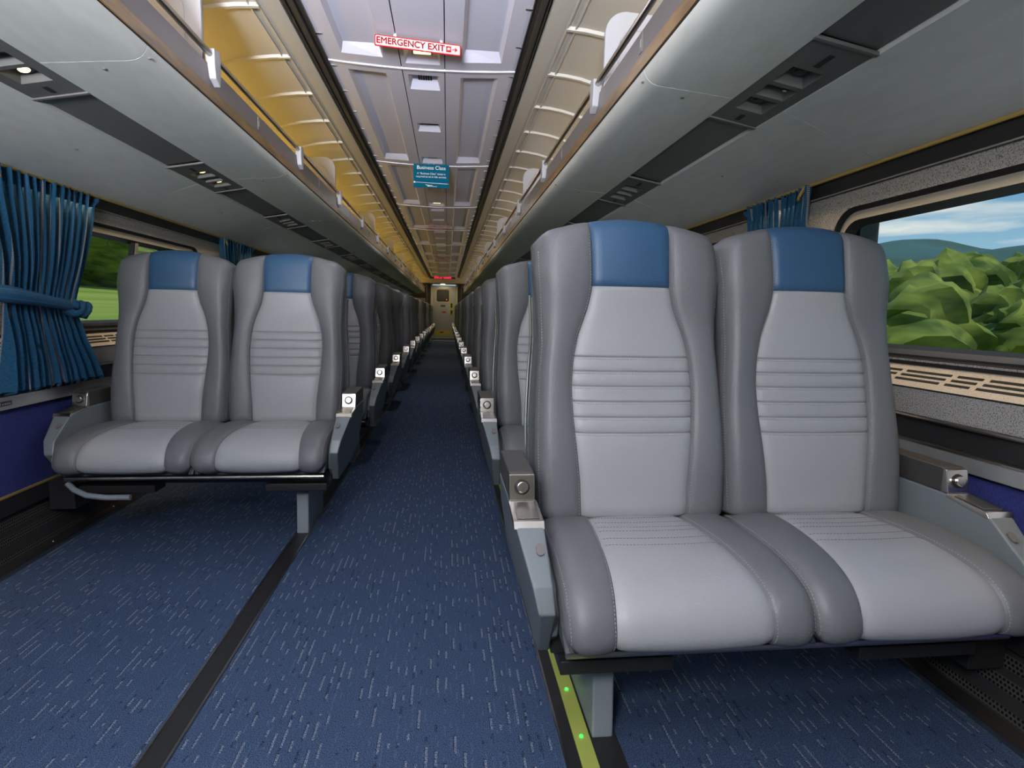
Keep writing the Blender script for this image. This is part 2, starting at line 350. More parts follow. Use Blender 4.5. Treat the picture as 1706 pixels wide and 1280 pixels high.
for s in (-1, 1):
    side = SIDE[s]
    wall = struct(build('wall_' + side, B(s * 1.463, s * 1.52, YA, YE, 0.19, 0.575), 'blue_panel'), 'dark blue carpeted lower wall panel')
    build('heater_cover', MB().prism([(s * 1.474, 0.185), (s * 1.447, 0.010), (s * 1.50, 0.010), (s * 1.50, 0.185)], YA, YE), 'perforated', wall)
    build('baseboard', B(s * 1.455, s * 1.47, YA, YE, 0.183, 0.250), 'black_soft', wall)
    build('baseboard_bead', B(s * 1.452, s * 1.47, YA, YE, 0.249, 0.256), 'brass', wall)
    build('heater_bead', B(s * 1.462, s * 1.475, YA, YE, 0.180, 0.185), 'steel', wall)
    build('rub_rail', B(s * 1.444, s * 1.475, YA, YE, 0.568, 0.612), 'aluminium', wall, bevel=0.003)
    build('rub_rail_lip', B(s * 1.440, s * 1.475, YA, YE, 0.611, 0.616), 'steel', wall)
    build('recess_band', B(s * 1.468, s * 1.52, YA, YE, 0.612, 0.676), 'black_metal', wall)
    build('trim_bead', MB().tube([(s * 1.452, YA, 0.680), (s * 1.452, YE, 0.680)], 0.0055, 8), 'steel', wall, smooth=True)
    build('sill_panel', B(s * 1.450, s * 1.53, YA, YE, 0.685, 0.760), 'speckle', wall, bevel=0.004)
    ledge = build('sill_ledge', MB().prism([(s * 1.450, 0.763), (s * 1.513, 0.822), (s * 1.53, 0.822), (s * 1.53, 0.763)], YA, YE), 'ledge_speckle', wall)
    build('ledge_joint', B(s * 1.449, s * 1.46, YA, YE, 0.7595, 0.7635), 'black_soft', wall)
    # heater slots cut along the ledge: long and short slots in three rows
    sm = {}
    def slot_at(y0, L, row):
        key = round(L, 3)
        if key not in sm: sm[key] = {}
        if row not in sm[key]:
            t0 = 0.26 + 0.19 * row; mbs = MB()
            pa = (s * (1.450 + 0.063 * t0), 0.763 + 0.059 * t0); pb = (s * (1.450 + 0.063 * (t0 + 0.085)), 0.763 + 0.059 * (t0 + 0.085))
            ox, oz = -s * 0.0012, 0.0013
            mbs.add([(pa[0] + ox, 0, pa[1] + oz), (pb[0] + ox, 0, pb[1] + oz), (pb[0] + ox, L, pb[1] + oz), (pa[0] + ox, L, pa[1] + oz),
                     (pa[0], 0, pa[1]), (pb[0], 0, pb[1]), (pb[0], L, pb[1]), (pa[0], L, pa[1])], [(0, 1, 2, 3), (0, 4, 5, 1), (1, 5, 6, 2), (2, 6, 7, 3), (3, 7, 4, 0)])
            sm[key][row] = mbs.mesh('grille_slot', 'black_soft')
        obj('grille_slot', sm[key][row], wall, (0, y0, 0))
    yy = 0.62; q = 0
    while yy < 6.2:
        L = 0.155 if q % 2 == 0 else 0.075
        for row in range(3): slot_at(yy + 0.012 * (2 - row) * 0.6, L, row)
        yy += L + 0.020; q += 1
    build('sill_gap', B(s * 1.506, s * 1.53, YA, YE, 0.822, 0.838), 'gasket', wall)
    # upper wall with a rounded opening for each window
    for k in range(NW):
        cy = 1.12 + 2.05 * (k - 1)
        inner = rrect(cy, 0.815, 0.838, 1.318, 0.115); outer = rect_for(inner, cy - 1.025, cy + 1.025, 0.832, 1.374)
        build('window_surround', ring(inner, outer, s), 'speckle', wall, weld=True)
        win = struct(empty('window_%d' % (k + 1 if s < 0 else k + 1 + NW)))
        lip = rrect(cy, 0.800, 0.850, 1.304, 0.105)
        build('outer_gasket', ring(lip, inner, s, -0.012, 0.0), 'gasket', win)
        lip2 = rrect(cy, 0.778, 0.866, 1.276, 0.095)
        build('window_frame', ring(lip2, lip, s, -0.004, -0.012), 'frame_tan', win)
        lip3 = rrect(cy, 0.762, 0.878, 1.258, 0.085)
        build('inner_gasket', ring(lip3, lip2, s, -0.03, -0.004), 'gasket', win)
        pane = rrect(cy, 0.765, 0.875, 1.262, 0.085)
        mbp = MB(); mbp.add([(s * (xw(z) + 0.028), y, z) for y, z in pane], [tuple(range(len(pane)))])
        build('pane', mbp, 'glass', win)
        mbm = MB()
        for yo, w_, mt, d in ((0.0, 0.022, 'frame_tan', 0.004), (-0.020, 0.010, 'gasket', 0.008)):
            mbm = MB(); z0, z1 = 0.872, 1.266
            mbm.add([(s * (xw(z) + e), cy + 0.06 + yo + hy, z) for z in (z0, z1) for e in (d, 0.032) for hy in (-w_ / 2, w_ / 2)],
                    [(0, 2, 3, 1), (4, 5, 7, 6), (0, 1, 5, 4), (2, 6, 7, 3), (0, 4, 6, 2), (1, 3, 7, 5)])
            build('mullion', mbm, mt, win)
    rest = 1.12 + 2.05 * (NW - 1) - 1.025
    # valance above the windows, curtain rod and the outer skin that closes the shell
    build('valance', MB().prism([(s * 1.424, 1.374), (s * 1.405, 1.430), (s * 1.47, 1.430), (s * 1.47, 1.374)], YA, YE), 'black_metal', wall)
    build('valance_bead', MB().tube([(s * 1.428, YA, 1.374), (s * 1.428, YE, 1.374)], 0.004, 6), 'frame_tan', wall, smooth=True)
    build('curtain_rod', MB().tube([(s * 1.398, YA, 1.418), (s * 1.398, YE, 1.418)], 0.0055, 8), 'brass', wall, smooth=True)
    build('outer_skin', B(s * 1.60, s * 1.63, YA, YE + 1.5, -0.06, 0.82), 'black_metal', wall)
    build('outer_skin', B(s * 1.60, s * 1.63, YA, YE + 1.5, 1.33, 2.35), 'black_metal', wall)
    build('outer_skin', B(s * 1.525, s * 1.63, YA, YE, 0.79, 0.82), 'black_metal', wall)
    build('outer_skin', B(s * 1.45, s * 1.63, YA, YE, 1.375, 1.40), 'black_metal', wall)
    for k in range(NW + 1):
        cy = 1.12 + 2.05 * (k - 1.5)
        build('outer_skin', B(s * 1.56, s * 1.63, cy - 0.21, cy + 0.21, 0.80, 1.36), 'black_metal', wall)
# seat-number plate on the rub rail
sp = tag(empty('number_plate', (-1.4435, 2.23, 0.592)), 'small black row plate on the grey rail under the tied blue curtain', 'plate')
build('plate', B(-0.0005, 0.002, -0.035, 0.035, -0.008, 0.008), 'black_metal', sp)
for k, yo in enumerate((-0.027, -0.012, 0.0, 0.010, 0.020)): build('mark', B(0.002, 0.0026, yo, yo + (0.008 if k == 0 else 0.006), -0.004, 0.004 if k == 0 else 0.002), 'sign_white', sp)
# roof and the wall behind the camera
struct(build('wall_back', B(-1.62, 1.62, YA - 0.05, YA, -0.06, 2.35), 'beige'))

# ------------------------------------------------------------------ ceiling
ceil = struct(build('ceiling', B(-1.63, 1.63, YA, YE + 1.5, 2.30, 2.35), 'black_metal'))
def cz(x): return 2.131 + 0.018 * (x / 0.456) ** 2
JP = 1.9; J0 = 3.05 - 3 * JP
def curved_panel(x0, x1, y0, y1, hole=None, depth=0.035, n=6):
    mb = MB()
    if hole is None:
        xs = [x0 + (x1 - x0) * k / n for k in range(n + 1)]
        mb.grid([[(x, y, cz(x)) for x in xs] for y in (y0, y1)])
        return mb
    hx0, hx1, hy0, hy1 = hole
    xs = sorted({x0, hx0, hx1, x1}); ys = [y0, hy0, hy1, y1]
    for i in range(3):
        for j in range(3):
            if i == 1 and j == 1: continue
            mb.add([(xs[i], ys[j], cz(xs[i])), (xs[i + 1], ys[j], cz(xs[i + 1])), (xs[i + 1], ys[j + 1], cz(xs[i + 1])), (xs[i], ys[j + 1], cz(xs[i]))], [(0, 1, 2, 3)])
    b_ = [(hx0, hy0), (hx1, hy0), (hx1, hy1), (hx0, hy1)]; i_ = 0.016; j_ = min(0.055, 0.3 * (hy1 - hy0))
    t_ = [(hx0 + i_, hy0 + j_), (hx1 - i_, hy0 + j_), (hx1 - i_, hy1 - j_), (hx0 + i_, hy1 - j_)]
    mb.add([(x, y, cz(x)) for x, y in b_] + [(x, y, cz(0.25) + depth) for x, y in t_], [(0, 1, 5, 4), (1, 2, 6, 5), (2, 3, 7, 6), (3, 0, 4, 7), (4, 5, 6, 7)])
    return mb
pm = {}
for k in range(13):
    y0 = J0 + JP * k; y1 = y0 + JP
    if y0 > YE - 1.6: break
    if k == 0:
        for s in (-1, 1):
            pm[s] = curved_panel(s * 0.107, s * 0.456, 0.006, JP - 0.006, (min(s * 0.185, s * 0.375), max(s * 0.185, s * 0.375), 0.085, JP - 0.10)) if s > 0 else \
                    curved_panel(-0.456, -0.107, 0.006, JP - 0.006, (-0.375, -0.185, 0.085, JP - 0.10))
            pm[s] = pm[s].mesh('ceiling_panel', 'ceiling_cool_tint', weld=True)
        pm[0] = MB()
        cuts = [(0.075, 0.270, 0.080), (0.835, 1.005, 0.074), (1.650, 1.840, 0.082)]
        yy = 0.006
        for a, b_, hw in cuts:
            pm[0].v += curved_panel(-0.1025, 0.1025, yy, (a + yy) / 2 if False else a - 0.02, n=2).v and []
            for q_ in (curved_panel(-0.1025, 0.1025, yy, a - 0.02, n=2), curved_panel(-0.1025, 0.1025, a - 0.02, b_ + 0.02, (-hw, hw, a, b_), depth=0.03)): pm[0].add(q_.v, q_.f)
            yy = b_ + 0.02
        q_ = curved_panel(-0.1025, 0.1025, yy, JP - 0.006, n=2); pm[0].add(q_.v, q_.f)
        pm[0] = pm[0].mesh('ceiling_panel', 'ceiling_cool_tint', weld=True)
        slot_s = B(-0.004, 0.004, -0.034, 0.034, 0, 0.003).mesh('vent_slot', 'black_soft')
        slot_l = B(-0.0028, 0.0028, -0.030, 0.030, 0, 0.003).mesh('vent_slot', 'black_soft')
        lampm = B(-0.040, 0.040, -0.03, 0.03, 0, 0.012).mesh('lamp_lens', 'lamp_glow')
        lampf = MB().box(-0.05, 0.05, -0.040, -0.030, 0, 0.01).box(-0.05, 0.05, 0.030, 0.040, 0, 0.01).box(-0.05, -0.04, -0.03, 0.03, 0, 0.01).box(0.04, 0.05, -0.03, 0.03, 0, 0.01).mesh('lamp_frame', 'ceiling_cool_tint')
        jm = MB(); xs = [-0.456 + 0.912 * i / 16 for i in range(17)]
        jm.grid([[(x, yv, cz(x) + zz) for x in xs] for yv, zz in ((-0.008, 0.004), (-0.006, -0.006), (0.006, -0.006), (0.008, 0.004))])
        jm = jm.mesh('joint_cover', 'ceiling_cool_tint', smooth=True)
    for s in (-1, 0, 1): obj('ceiling_panel', pm[s], ceil, (0, y0, 0))
    obj('joint_cover', jm, ceil, (0, y0, 0))
    zt = 2.1585
    for i in range(6): obj('vent_slot', slot_s, ceil, (-0.030 + 0.0125 * i, y0 + 0.175, zt))
    for i in range(12): obj('vent_slot', slot_l, ceil, (-0.050 + 0.0092 * i, y0 + 0.925, zt))
    if k % 2 == 0:
        obj('lamp_lens', lampm, ceil, (0, y0 + 1.745, zt - 0.006)); obj('lamp_frame', lampf, ceil, (0, y0 + 1.745, zt - 0.010))
    else:
        for i in range(6): obj('vent_slot', slot_s, ceil, (-0.030 + 0.0125 * i, y0 + 1.745, zt))
for s in (-1, 1):
    build('panel_gap', B(s * 0.1015, s * 0.1085, YA, YE, 2.150, 2.160), 'black_soft', ceil)
    build('light_track', B(s * 0.452, s * 0.522, YA, YE, 2.150, 2.16), 'track_dark', ceil)
    build('track_rail', B(s * 0.476, s * 0.500, YA, YE, 2.128, 2.15), 'track_dark', ceil, bevel=0.003)
    build('track_rail', B(s * 0.505, s * 0.508, YA, YE, 2.120, 2.15), 'steel', ceil)
    build('track_lip', B(s * 0.452, s * 0.456, YA, YE, 2.140, 2.156), 'track_dark', ceil)
    clipm = B(-0.014, 0.014, -0.004, 0.004, -0.003, 0.002).mesh('clip', 'steel')
    for k in range(48): obj('clip', clipm, ceil, (s * 0.440, 1.1 + 0.335 * k, cz(0.44) - 0.001))
    # curved side panel above the rack
    prof = [(0.518, 2.150), (0.518, 2.112), (0.535, 2.108), (0.600, 2.108), (0.68, 2.103), (0.76, 2.092), (0.85, 2.070), (0.94, 2.036), (1.03, 1.985), (1.12, 1.915), (1.20, 1.83), (1.27, 1.73), (1.30, 1.68)]
    mbp = MB().prism([(s * a, b_) for a, b_ in prof], YA, YE, closed=False)
    build('side_panel', mbp, 'ceiling_side', ceil, smooth=True, fix=False, weld=False, angle=60)
    for xx in (0.602, 0.636):
        zz = interp([(a, b_) for a, b_ in prof[2:]], xx)
        build('side_bead', B(s * (xx - 0.0026), s * (xx + 0.0026), YA, YE, zz - 0.009, zz + 0.004), 'ceiling_side', ceil)
    rib = MB(); rows = []
    rp_ = [p for p in prof[3:]]
    for yo, d in ((-0.020, 0.002), (-0.014, -0.012), (0.004, -0.012), (0.010, -0.002), (0.013, -0.006), (0.018, -0.006), (0.020, 0.003)):
        rows.append([(s * a, yo, b_ + d) for a, b_ in rp_])
    rib.grid(rows); rib.add([(s * rp_[0][0], yo, rp_[0][1] + d) for yo, d in ((-0.020, 0.002), (-0.014, -0.012), (0.004, -0.012), (0.010, -0.002), (0.013, -0.006), (0.018, -0.006), (0.020, 0.003))], [tuple(range(7))])
    ribm = rib.mesh('ceiling_rib', 'ceiling_side', smooth=True, angle=25)
    for k in range(-8, 42):
        yy = 2.485 + 0.455 * k
        if yy < YE - 1.2: obj('ceiling_rib', ribm, ceil, (0, yy, 0))

# ------------------------------------------------------------------ luggage racks
RE = YE - 1.6
for s in (-1, 1):
    rack = tag(empty('luggage_rack', (0, 0, 0)),
               'long white overhead luggage rack above the side with the tied blue curtain' if s < 0 else 'long white overhead luggage rack above the side with the sky-view window', 'luggage rack')
    PP = 1.35; psu0 = (2.76 if s < 0 else 1.295) - 4 * PP; seam0 = (3.075 if s < 0 else 1.665) - 4 * PP
    up = [(0.934, 1.572), (0.86, 1.5785), (0.78, 1.586), (0.722, 1.591), (0.703, 1.594), (0.688, 1.600), (0.677, 1.610), (0.670, 1.622), (0.6675, 1.634), (0.69, 1.64), (0.934, 1.64)]
    lo = [(1.402, 1.421), (1.30, 1.463), (1.20, 1.502), (1.13, 1.529), (1.102, 1.5385), (1.086, 1.5435), (1.086, 1.60), (1.30, 1.55), (1.402, 1.46)]
    upm = MB().prism([(s * a, b_) for a, b_ in up], 0.0015, PP - 0.0015).mesh('bin_panel', 'bin_white', smooth=True, angle=30)
    lom = MB().prism([(s * a, b_) for a, b_ in lo], 0.0015, PP - 0.0015).mesh('bin_panel', 'bin_white', smooth=True, angle=30)
    scr = MB().cyl((0, 0, 0), (0, 0, -1), 0.006, 0.003, 10, 0.004).mesh('screw', 'rack_grey')
    for k in range(19):
        y0 = seam0 + PP * k
        if y0 > RE - 0.3: break
        obj('bin_panel', upm, rack, (0, y0, 0)); obj('bin_panel', lom, rack, (0, y0, 0))
        obj('screw', scr, rack, (s * 0.80, y0 + 0.045, 1.584)); obj('screw', scr, rack, (s * 1.20, y0 + 0.60, 1.503)); obj('screw', scr, rack, (s * 0.676, y0 + 0.03, 1.612))
    # channel between the panels: filler strips and a service unit in every bay
    ch = [(1.084, 1.5455), (0.936, 1.5735), (0.936, 1.60), (1.084, 1.575)]
    fil = MB().prism([(s * a, b_ + (0.010 if i < 2 else 0)) for i, (a, b_) in enumerate(ch)], 0.530, PP - 0.004).mesh('channel_strip', 'bin_dark')
    bar1 = MB().prism([(s * 1.088, 1.541), (s * 0.932, 1.5695), (s * 0.932, 1.578), (s * 1.088, 1.550)], -0.010, 0.004).mesh('end_bar', 'bin_dark' if s > 0 else 'rack_grey', bevel=0.002)
    ux, uz = (1.084 - 0.936), (1.5455 - 1.5735)
    def onp(t, d=0.0):   # point across the channel face, t from the wall side to the aisle side
        return (s * (1.084 - ux * t - 0.186 * d), 1.5455 - uz * t - d)
    plate = MB(); 
    tcuts = [0.0, 0.22, 0.78, 1.0]; ycuts = [0.006, 0.135, 0.225, 0.245, 0.315, 0.335, 0.425, 0.525]
    holes = {(1, 1), (1, 3), (1, 5)}
    for i in range(3):
        for j in range(7):
            q4 = [(tcuts[i], ycuts[j]), (tcuts[i + 1], ycuts[j]), (tcuts[i + 1], ycuts[j + 1]), (tcuts[i], ycuts[j + 1])]
            fr_ = [(onp(t)[0], y, onp(t)[1]) for t, y in q4]
            if (i, j) not in holes: plate.add(fr_, [(0, 1, 2, 3)])
            else:
                cyy = (ycuts[j] + ycuts[j + 1]) / 2
                bk = [(onp(t + (0.5 - t) * 0.3, -0.026)[0], y + (cyy - y) * 0.25, onp(t + (0.5 - t) * 0.3, -0.026)[1]) for t, y in q4]
                plate.add(fr_ + bk, [(0, 1, 5, 4), (1, 2, 6, 5), (2, 3, 7, 6), (3, 0, 4, 7), (4, 5, 6, 7)])
    plm = plate.mesh('service_unit', 'bin_dark', weld=True)
    n_ = Vector((-s * 0.186, 0, -0.98)); bits = []
    for ya, yb in ((0.045, 0.11), (0.455, 0.50)):
        bits.append(('indicator_slot', MB().add([(onp(t, 0.0012)[0], y, onp(t, 0.0012)[1]) for t, y in ((0.44, ya), (0.54, ya), (0.54, yb), (0.44, yb))], [(0, 1, 2, 3)]).mesh('indicator_slot', 'black_soft', fix=False)))
    for yl in (0.180, 0.380):
        c = Vector((onp(0.5, -0.022)[0], yl, onp(0.5, -0.022)[1]))
        bits.append(('light_ring', MB().cyl(c - n_ * 0.002, n_, 0.028, 0.008, 16, 0.024).mesh('light_ring', 'black_metal', smooth=True)))
        bits.append(('reading_light', MB().cyl(c, n_, 0.019, 0.010, 14, 0.012).mesh('reading_light', 'lamp_glow' if s < 0 else 'black_metal', smooth=True)))
    cbm = MB().cyl((onp(0.35, -0.02)[0], 0.28, onp(0.35, -0.02)[1]), n_, 0.006, 0.010, 10).mesh('call_button', 'chrome')
    for k in range(19):
        y0 = psu0 + PP * k
        if y0 > RE - 1.0: break
        u = obj('service_unit', plm, rack, (0, y0, 0))
        for nm, me in bits + [('call_button', cbm)]: obj(nm, me, u)
        obj('channel_strip', fil, rack, (0, y0, 0)); obj('end_bar', bar1, rack, (0, y0, 0)); obj('end_bar', bar1, rack, (0, y0 + 0.53, 0))
    build('channel_back', MB().prism([(s * 1.09, 1.60), (s * 0.93, 1.615), (s * 0.93, 1.63), (s * 1.09, 1.62)], YA, RE), 'black_metal', rack)
    # front edge: black joint, wood strip, grey band, shelf
    build('edge_joint', B(s * 0.6685, s * 0.69, YA, RE, 1.633, 1.640), 'black_soft', rack)
    build('wood_strip', MB().prism([(s * 0.664, 1.640), (s * 0.6625, 1.676), (s * 0.69, 1.676), (s * 0.69, 1.640)], YA, RE), 'wood', rack)
    build('front_band', MB().prism([(s * 0.666, 1.677), (s * 0.669, 1.752), (s * 0.674, 1.757), (s * 0.680, 1.752), (s * 0.680, 1.677)], YA, RE), 'rack_grey', rack)
    build('shelf', B(s * 0.672, s * 1.58, YA, RE, 1.655, 1.672), 'rack_plastic', rack)
    build('rail', MB().tube([(s * 0.662, YA, 1.783), (s * 0.662, RE, 1.783)], 0.0105, 10), 'steel', rack, smooth=True)
    b0 = 2.16 if s < 0 else 2.20
    outl = [(-0.026, 1.800), (0.024, 1.806), (0.030, 1.795), (0.030, 1.735), (0.020, 1.690), (-0.018, 1.707), (-0.026, 1.745)]
    brk = MB(); n7 = len(outl)
    brk.add([(s * 0.646, y, z) for y, z in outl] + [(s * 0.676, y, z) for y, z in outl], [tuple(range(n7)), tuple(range(2 * n7 - 1, n7 - 1, -1))] + [(i, (i + 1) % n7, n7 + (i + 1) % n7, n7 + i) for i in range(n7)])
    brkm = brk.mesh('rail_bracket', 'rack_plastic', bevel=0.004)
    dv = []
    for k in range(9): a = PI - PI / 2 * k / 8; dv.append((0.76 + 0.078 * math.cos(a), 1.955 + 0.078 * math.sin(a)))
    pts = [(0.682, 1.672)] + dv + [(0.86, 2.028), (0.96, 1.97), (1.05, 1.88), (1.13, 1.78), (1.16, 1.672)]
    nd = len(pts); dvm = MB().add([(s * a, -0.010, b_) for a, b_ in pts] + [(s * a, 0.010, b_) for a, b_ in pts], [tuple(range(nd)), tuple(range(2 * nd - 1, nd - 1, -1))] + [(i, (i + 1) % nd, nd + (i + 1) % nd, nd + i) for i in range(nd)])
    dvm = dvm.mesh('rack_divider', 'rack_plastic', bevel=0.004)
    ipts = [(0.735, 1.70)] + [(0.795 + 0.060 * math.cos(PI - PI / 2 * k / 8), 1.91 + 0.060 * math.sin(PI - PI / 2 * k / 8)) for k in range(9)] + [(0.86, 1.968), (0.98, 1.85), (1.06, 1.72), (1.06, 1.70)]
    ni = len(ipts); ridg = MB().tube([(s * a, -0.0115, b_) for a, b_ in ipts], 0.0025, 6).mesh('divider_ridge', 'rack_plastic', smooth=True)
    for k in range(-2, 17):
        yb = b0 + 1.15 * k
        if yb > RE: break
        obj('rail_bracket', brkm, rack, (0, yb, 0))
        if k % 2 == 0:
            d = obj('rack_divider', dvm, rack, (0, yb - 0.02, 0)); obj('divider_ridge', ridg, d)
    tagm = B(s * 0.6645, s * 0.6675, -0.012, 0.012, 1.690, 1.742).mesh('seat_number', 'rack_grey'); tagw = B(s * 0.6640, s * 0.6655, -0.003, 0.003, 1.705, 1.728).mesh('numeral', 'sign_white')
    for k in range(14):
        t_ = obj('seat_number', tagm, rack, (0, 1.70 + 1.165 * k + (0.95 if s < 0 else 0.0), 0)); obj('numeral', tagw, t_)

# ------------------------------------------------------------------ double seats
Wt = [(0.42, 0.240), (0.55, 0.246), (0.66, 0.2465), (0.78, 0.240), (0.88, 0.233), (0.97, 0.238), (1.07, 0.245), (1.21, 0.245)]
wt = [(0.42, 0.134), (0.54, 0.138), (0.61, 0.145), (0.70, 0.153), (0.776, 0.156), (0.84, 0.151), (0.90, 0.138), (0.97, 0.111), (1.02, 0.101), (1.11, 0.102), (1.21, 0.105)]
def smooth_tab(tab, t, h=0.02): return (interp(tab, t - h) + 2 * interp(tab, t) + interp(tab, t + h)) / 4
STITCH = [0.843, 0.807, 0.770, 0.732, 0.694, 0.656]
def drop(x):
    x = abs(x); d = 0.030 * (min(x, 0.19) / 0.19) ** 2
    if x > 0.19: d += 0.036 * ((x - 0.19) / 0.053) ** 2
    return d
def back_point(zr, yb, x, f, kind):
    """front surface point; f: fraction inside the insert (kind 0) or the bolster (kind 1)"""
    y = 0.2 * (zr - 0.45) - 0.012 * math.exp(-((zr - 0.60) / 0.12) ** 2) - 0.016 * sstep((zr - 0.92) / 0.16) + yb
    if kind == 0:
        y += -0.006 * (1 - f * f) + 0.007 * max(0, (f - 0.85) / 0.15) ** 2
        if zr < 1.0:
            dmin = min(abs(zr - q) for q in STITCH); y += 0.0050 * math.exp(-(dmin / 0.0022) ** 2)
        y += 0.005 * math.exp(-(abs(zr - 1.022) / 0.003) ** 2)
    else:
        y += 0.007 * max(0, 1 - f / 0.08) ** 2 - 0.016 * math.sin(PI * min(1, f * 0.95)) ** 0.6 * (0.75 + 0.25 * sstep((zr - 0.6) / 0.3)) + 0.040 * max(0, (f - 0.66) / 0.34) ** 2.8
    return (x, y, zr - drop(x) * sstep((zr - 1.0) / 0.19))
FI = [0, 0.25, 0.5, 0.72, 0.85, 0.94, 1.0]; FBk = [0.04, 0.09, 0.2, 0.35, 0.5, 0.64, 0.76, 0.86, 0.93, 0.98, 1.0]
def backrest_rows():
    zs = [(0.445, 0.02), (0.450, 0.006), (0.458, 0.0), (0.48, 0)]
    z = 0.50
    base = set()
    while z < 1.155: base.add(round(z, 4)); z += 0.016
    for q in STITCH + [1.022]:
        base = {b_ for b_ in base if abs(b_ - q) > 0.0075}; base |= {q - 0.0055, q - 0.0022, q - 0.0009, q + 0.0009, q + 0.0022, q + 0.0055}
    zs += [(q, 0) for q in sorted(base)]
    zs += [(1.170, 0.002), (1.182, 0.007), (1.191, 0.015), (1.197, 0.026), (1.200, 0.042), (1.199, 0.06)]
    return zs
def make_backrest():
    rows = []; zs = backrest_rows(); ni = 2 * (len(FI) - 1) + 1
    for zr, yb in zs:
        W_ = smooth_tab(Wt, zr); w_ = smooth_tab(wt, zr, 0.015)
        half = [back_point(zr, yb, w_ * f, f, 0) for f in FI] + [back_point(zr, yb, w_ + (W_ - w_) * f, f, 1) for f in FBk]
        ex, ey, ez = half[-1]; base = 0.2 * (zr - 0.45)
        for xo, yo in ((0.0, 0.042), (0.0005, 0.048), (0.0, 0.054), (-0.001, 0.085), (-0.006, 0.108), (-0.020, 0.118)):
            half.append((ex + xo, max(ey, base + yo + yb * 0.4), ez))
        half.append((0.0, base + 0.122 + yb * 0.2, zr - drop(0.15) * sstep((zr - 1.0) / 0.19)))
        rows.append([(-p[0], p[1], p[2]) for p in reversed(half[1:-1])] + half[:-1] + [half[-1]])
    n = len(rows[0]); nh = len(FI) + len(FBk) + 6; c0 = nh - 1; i0 = c0 - (len(FI) - 1); i1 = c0 + len(FI) - 1
    body, ins, head = MB(), MB(), MB()
    V = [p for r in rows for p in r]; fb, fi_, fh = [], [], []
    for i in range(len(rows) - 1):
        for k in range(n):
            f = (i * n + k, i * n + (k + 1) % n, (i + 1) * n + (k + 1) % n, (i + 1) * n + k)
            if i0 <= k < i1: (fh if zs[i][0] >= 1.0219 else fi_).append(f)
            else: fb.append(f)
    fb.append(tuple(range(n - 1, -1, -1))); fb.append(tuple((len(rows) - 1) * n + k for k in range(n)))
    def sub(fs):
        m_ = MB(); idx = {}
        for f in fs:
            for j in f:
                if j not in idx: idx[j] = len(m_.v); m_.v.append(V[j])
            m_.f.append(tuple(idx[j] for j in f))
        return m_
    return sub(fb), sub(fi_), sub(fh)
def stitches(path, r=0.0009, L=0.0042, gap=0.0032):
    mb = MB(); P = [Vector(p) for p in path]; acc = 0.0
    seg = [(P[i + 1] - P[i]).length for i in range(len(P) - 1)]; tot = sum(seg)
    def at(d):
        for i, l in enumerate(seg):
            if d <= l: return P[i] + (P[i + 1] - P[i]) * (d / l if l else 0)
            d -= l
        return P[-1]
    d = 0.0
    while d + L < tot:
        a, b_ = at(d), at(d + L); mb.tube([a, b_], r, 4); d += L + gap
    return mb
def back_stitching():
    mb = MB(); zz = [0.46 + 0.012 * i for i in range(60) if 0.46 + 0.012 * i < 1.18]
    for sg in (-1, 1):
        for f in (0.055,):
            pth = []
            for zr in zz:
                W_ = smooth_tab(Wt, zr); w_ = smooth_tab(wt, zr, 0.015); p = back_point(zr, 0, w_ + (W_ - w_) * f, f, 1); pth.append((sg * p[0], p[1] - 0.0008, p[2]))
            q_ = stitches(pth); mb.add(q_.v, q_.f)
        pth = []
        for zr in zz:
            W_ = smooth_tab(Wt, zr); w_ = smooth_tab(wt, zr, 0.015); p = back_point(zr, 0, w_ + (W_ - w_) * 0.95, 0.95, 1); pth.append((sg * p[0], p[1] - 0.0012, p[2]))
        q_ = stitches(pth); mb.add(q_.v, q_.f)
    for q in STITCH:
        w_ = smooth_tab(wt, q, 0.015); pth = [( -w_ * 0.97 + 1.94 * w_ * i / 20, back_point(q - 0.004, 0, 0, abs(-0.97 + 1.94 * i / 20), 0)[1] - 0.0006, q - 0.004) for i in range(21)]
        q_ = stitches(pth, 0.0007); mb.add(q_.v, q_.f)
    return mb
CP = [(0.09, 0.420), (0.05, 0.442), (0.0, 0.452), (-0.06, 0.457), (-0.12, 0.459), (-0.18, 0.459), (-0.25, 0.454), (-0.305, 0.443), (-0.345, 0.427), (-0.372, 0.403), (-0.385, 0.376), (-0.389, 0.352), (-0.381, 0.332), (-0.358, 0.320), (-0.30, 0.317)]
def cushion_profile():
    out = []
    for (a, b_) in zip(CP, CP[1:]):
        for k in range(4): out.append((a[0] + (b_[0] - a[0]) * k / 4, a[1] + (b_[1] - a[1]) * k / 4))
    out.append(CP[-1])
    sm_ = out
    for _ in range(3): sm_ = [sm_[0]] + [((sm_[i - 1][0] + 2 * sm_[i][0] + sm_[i + 1][0]) / 4, (sm_[i - 1][1] + 2 * sm_[i][1] + sm_[i + 1][1]) / 4) for i in range(1, len(sm_) - 1)] + [sm_[-1]]
    return sm_
CUSHROWS = (-0.005, -0.040, -0.075, -0.110, -0.145, -0.180)
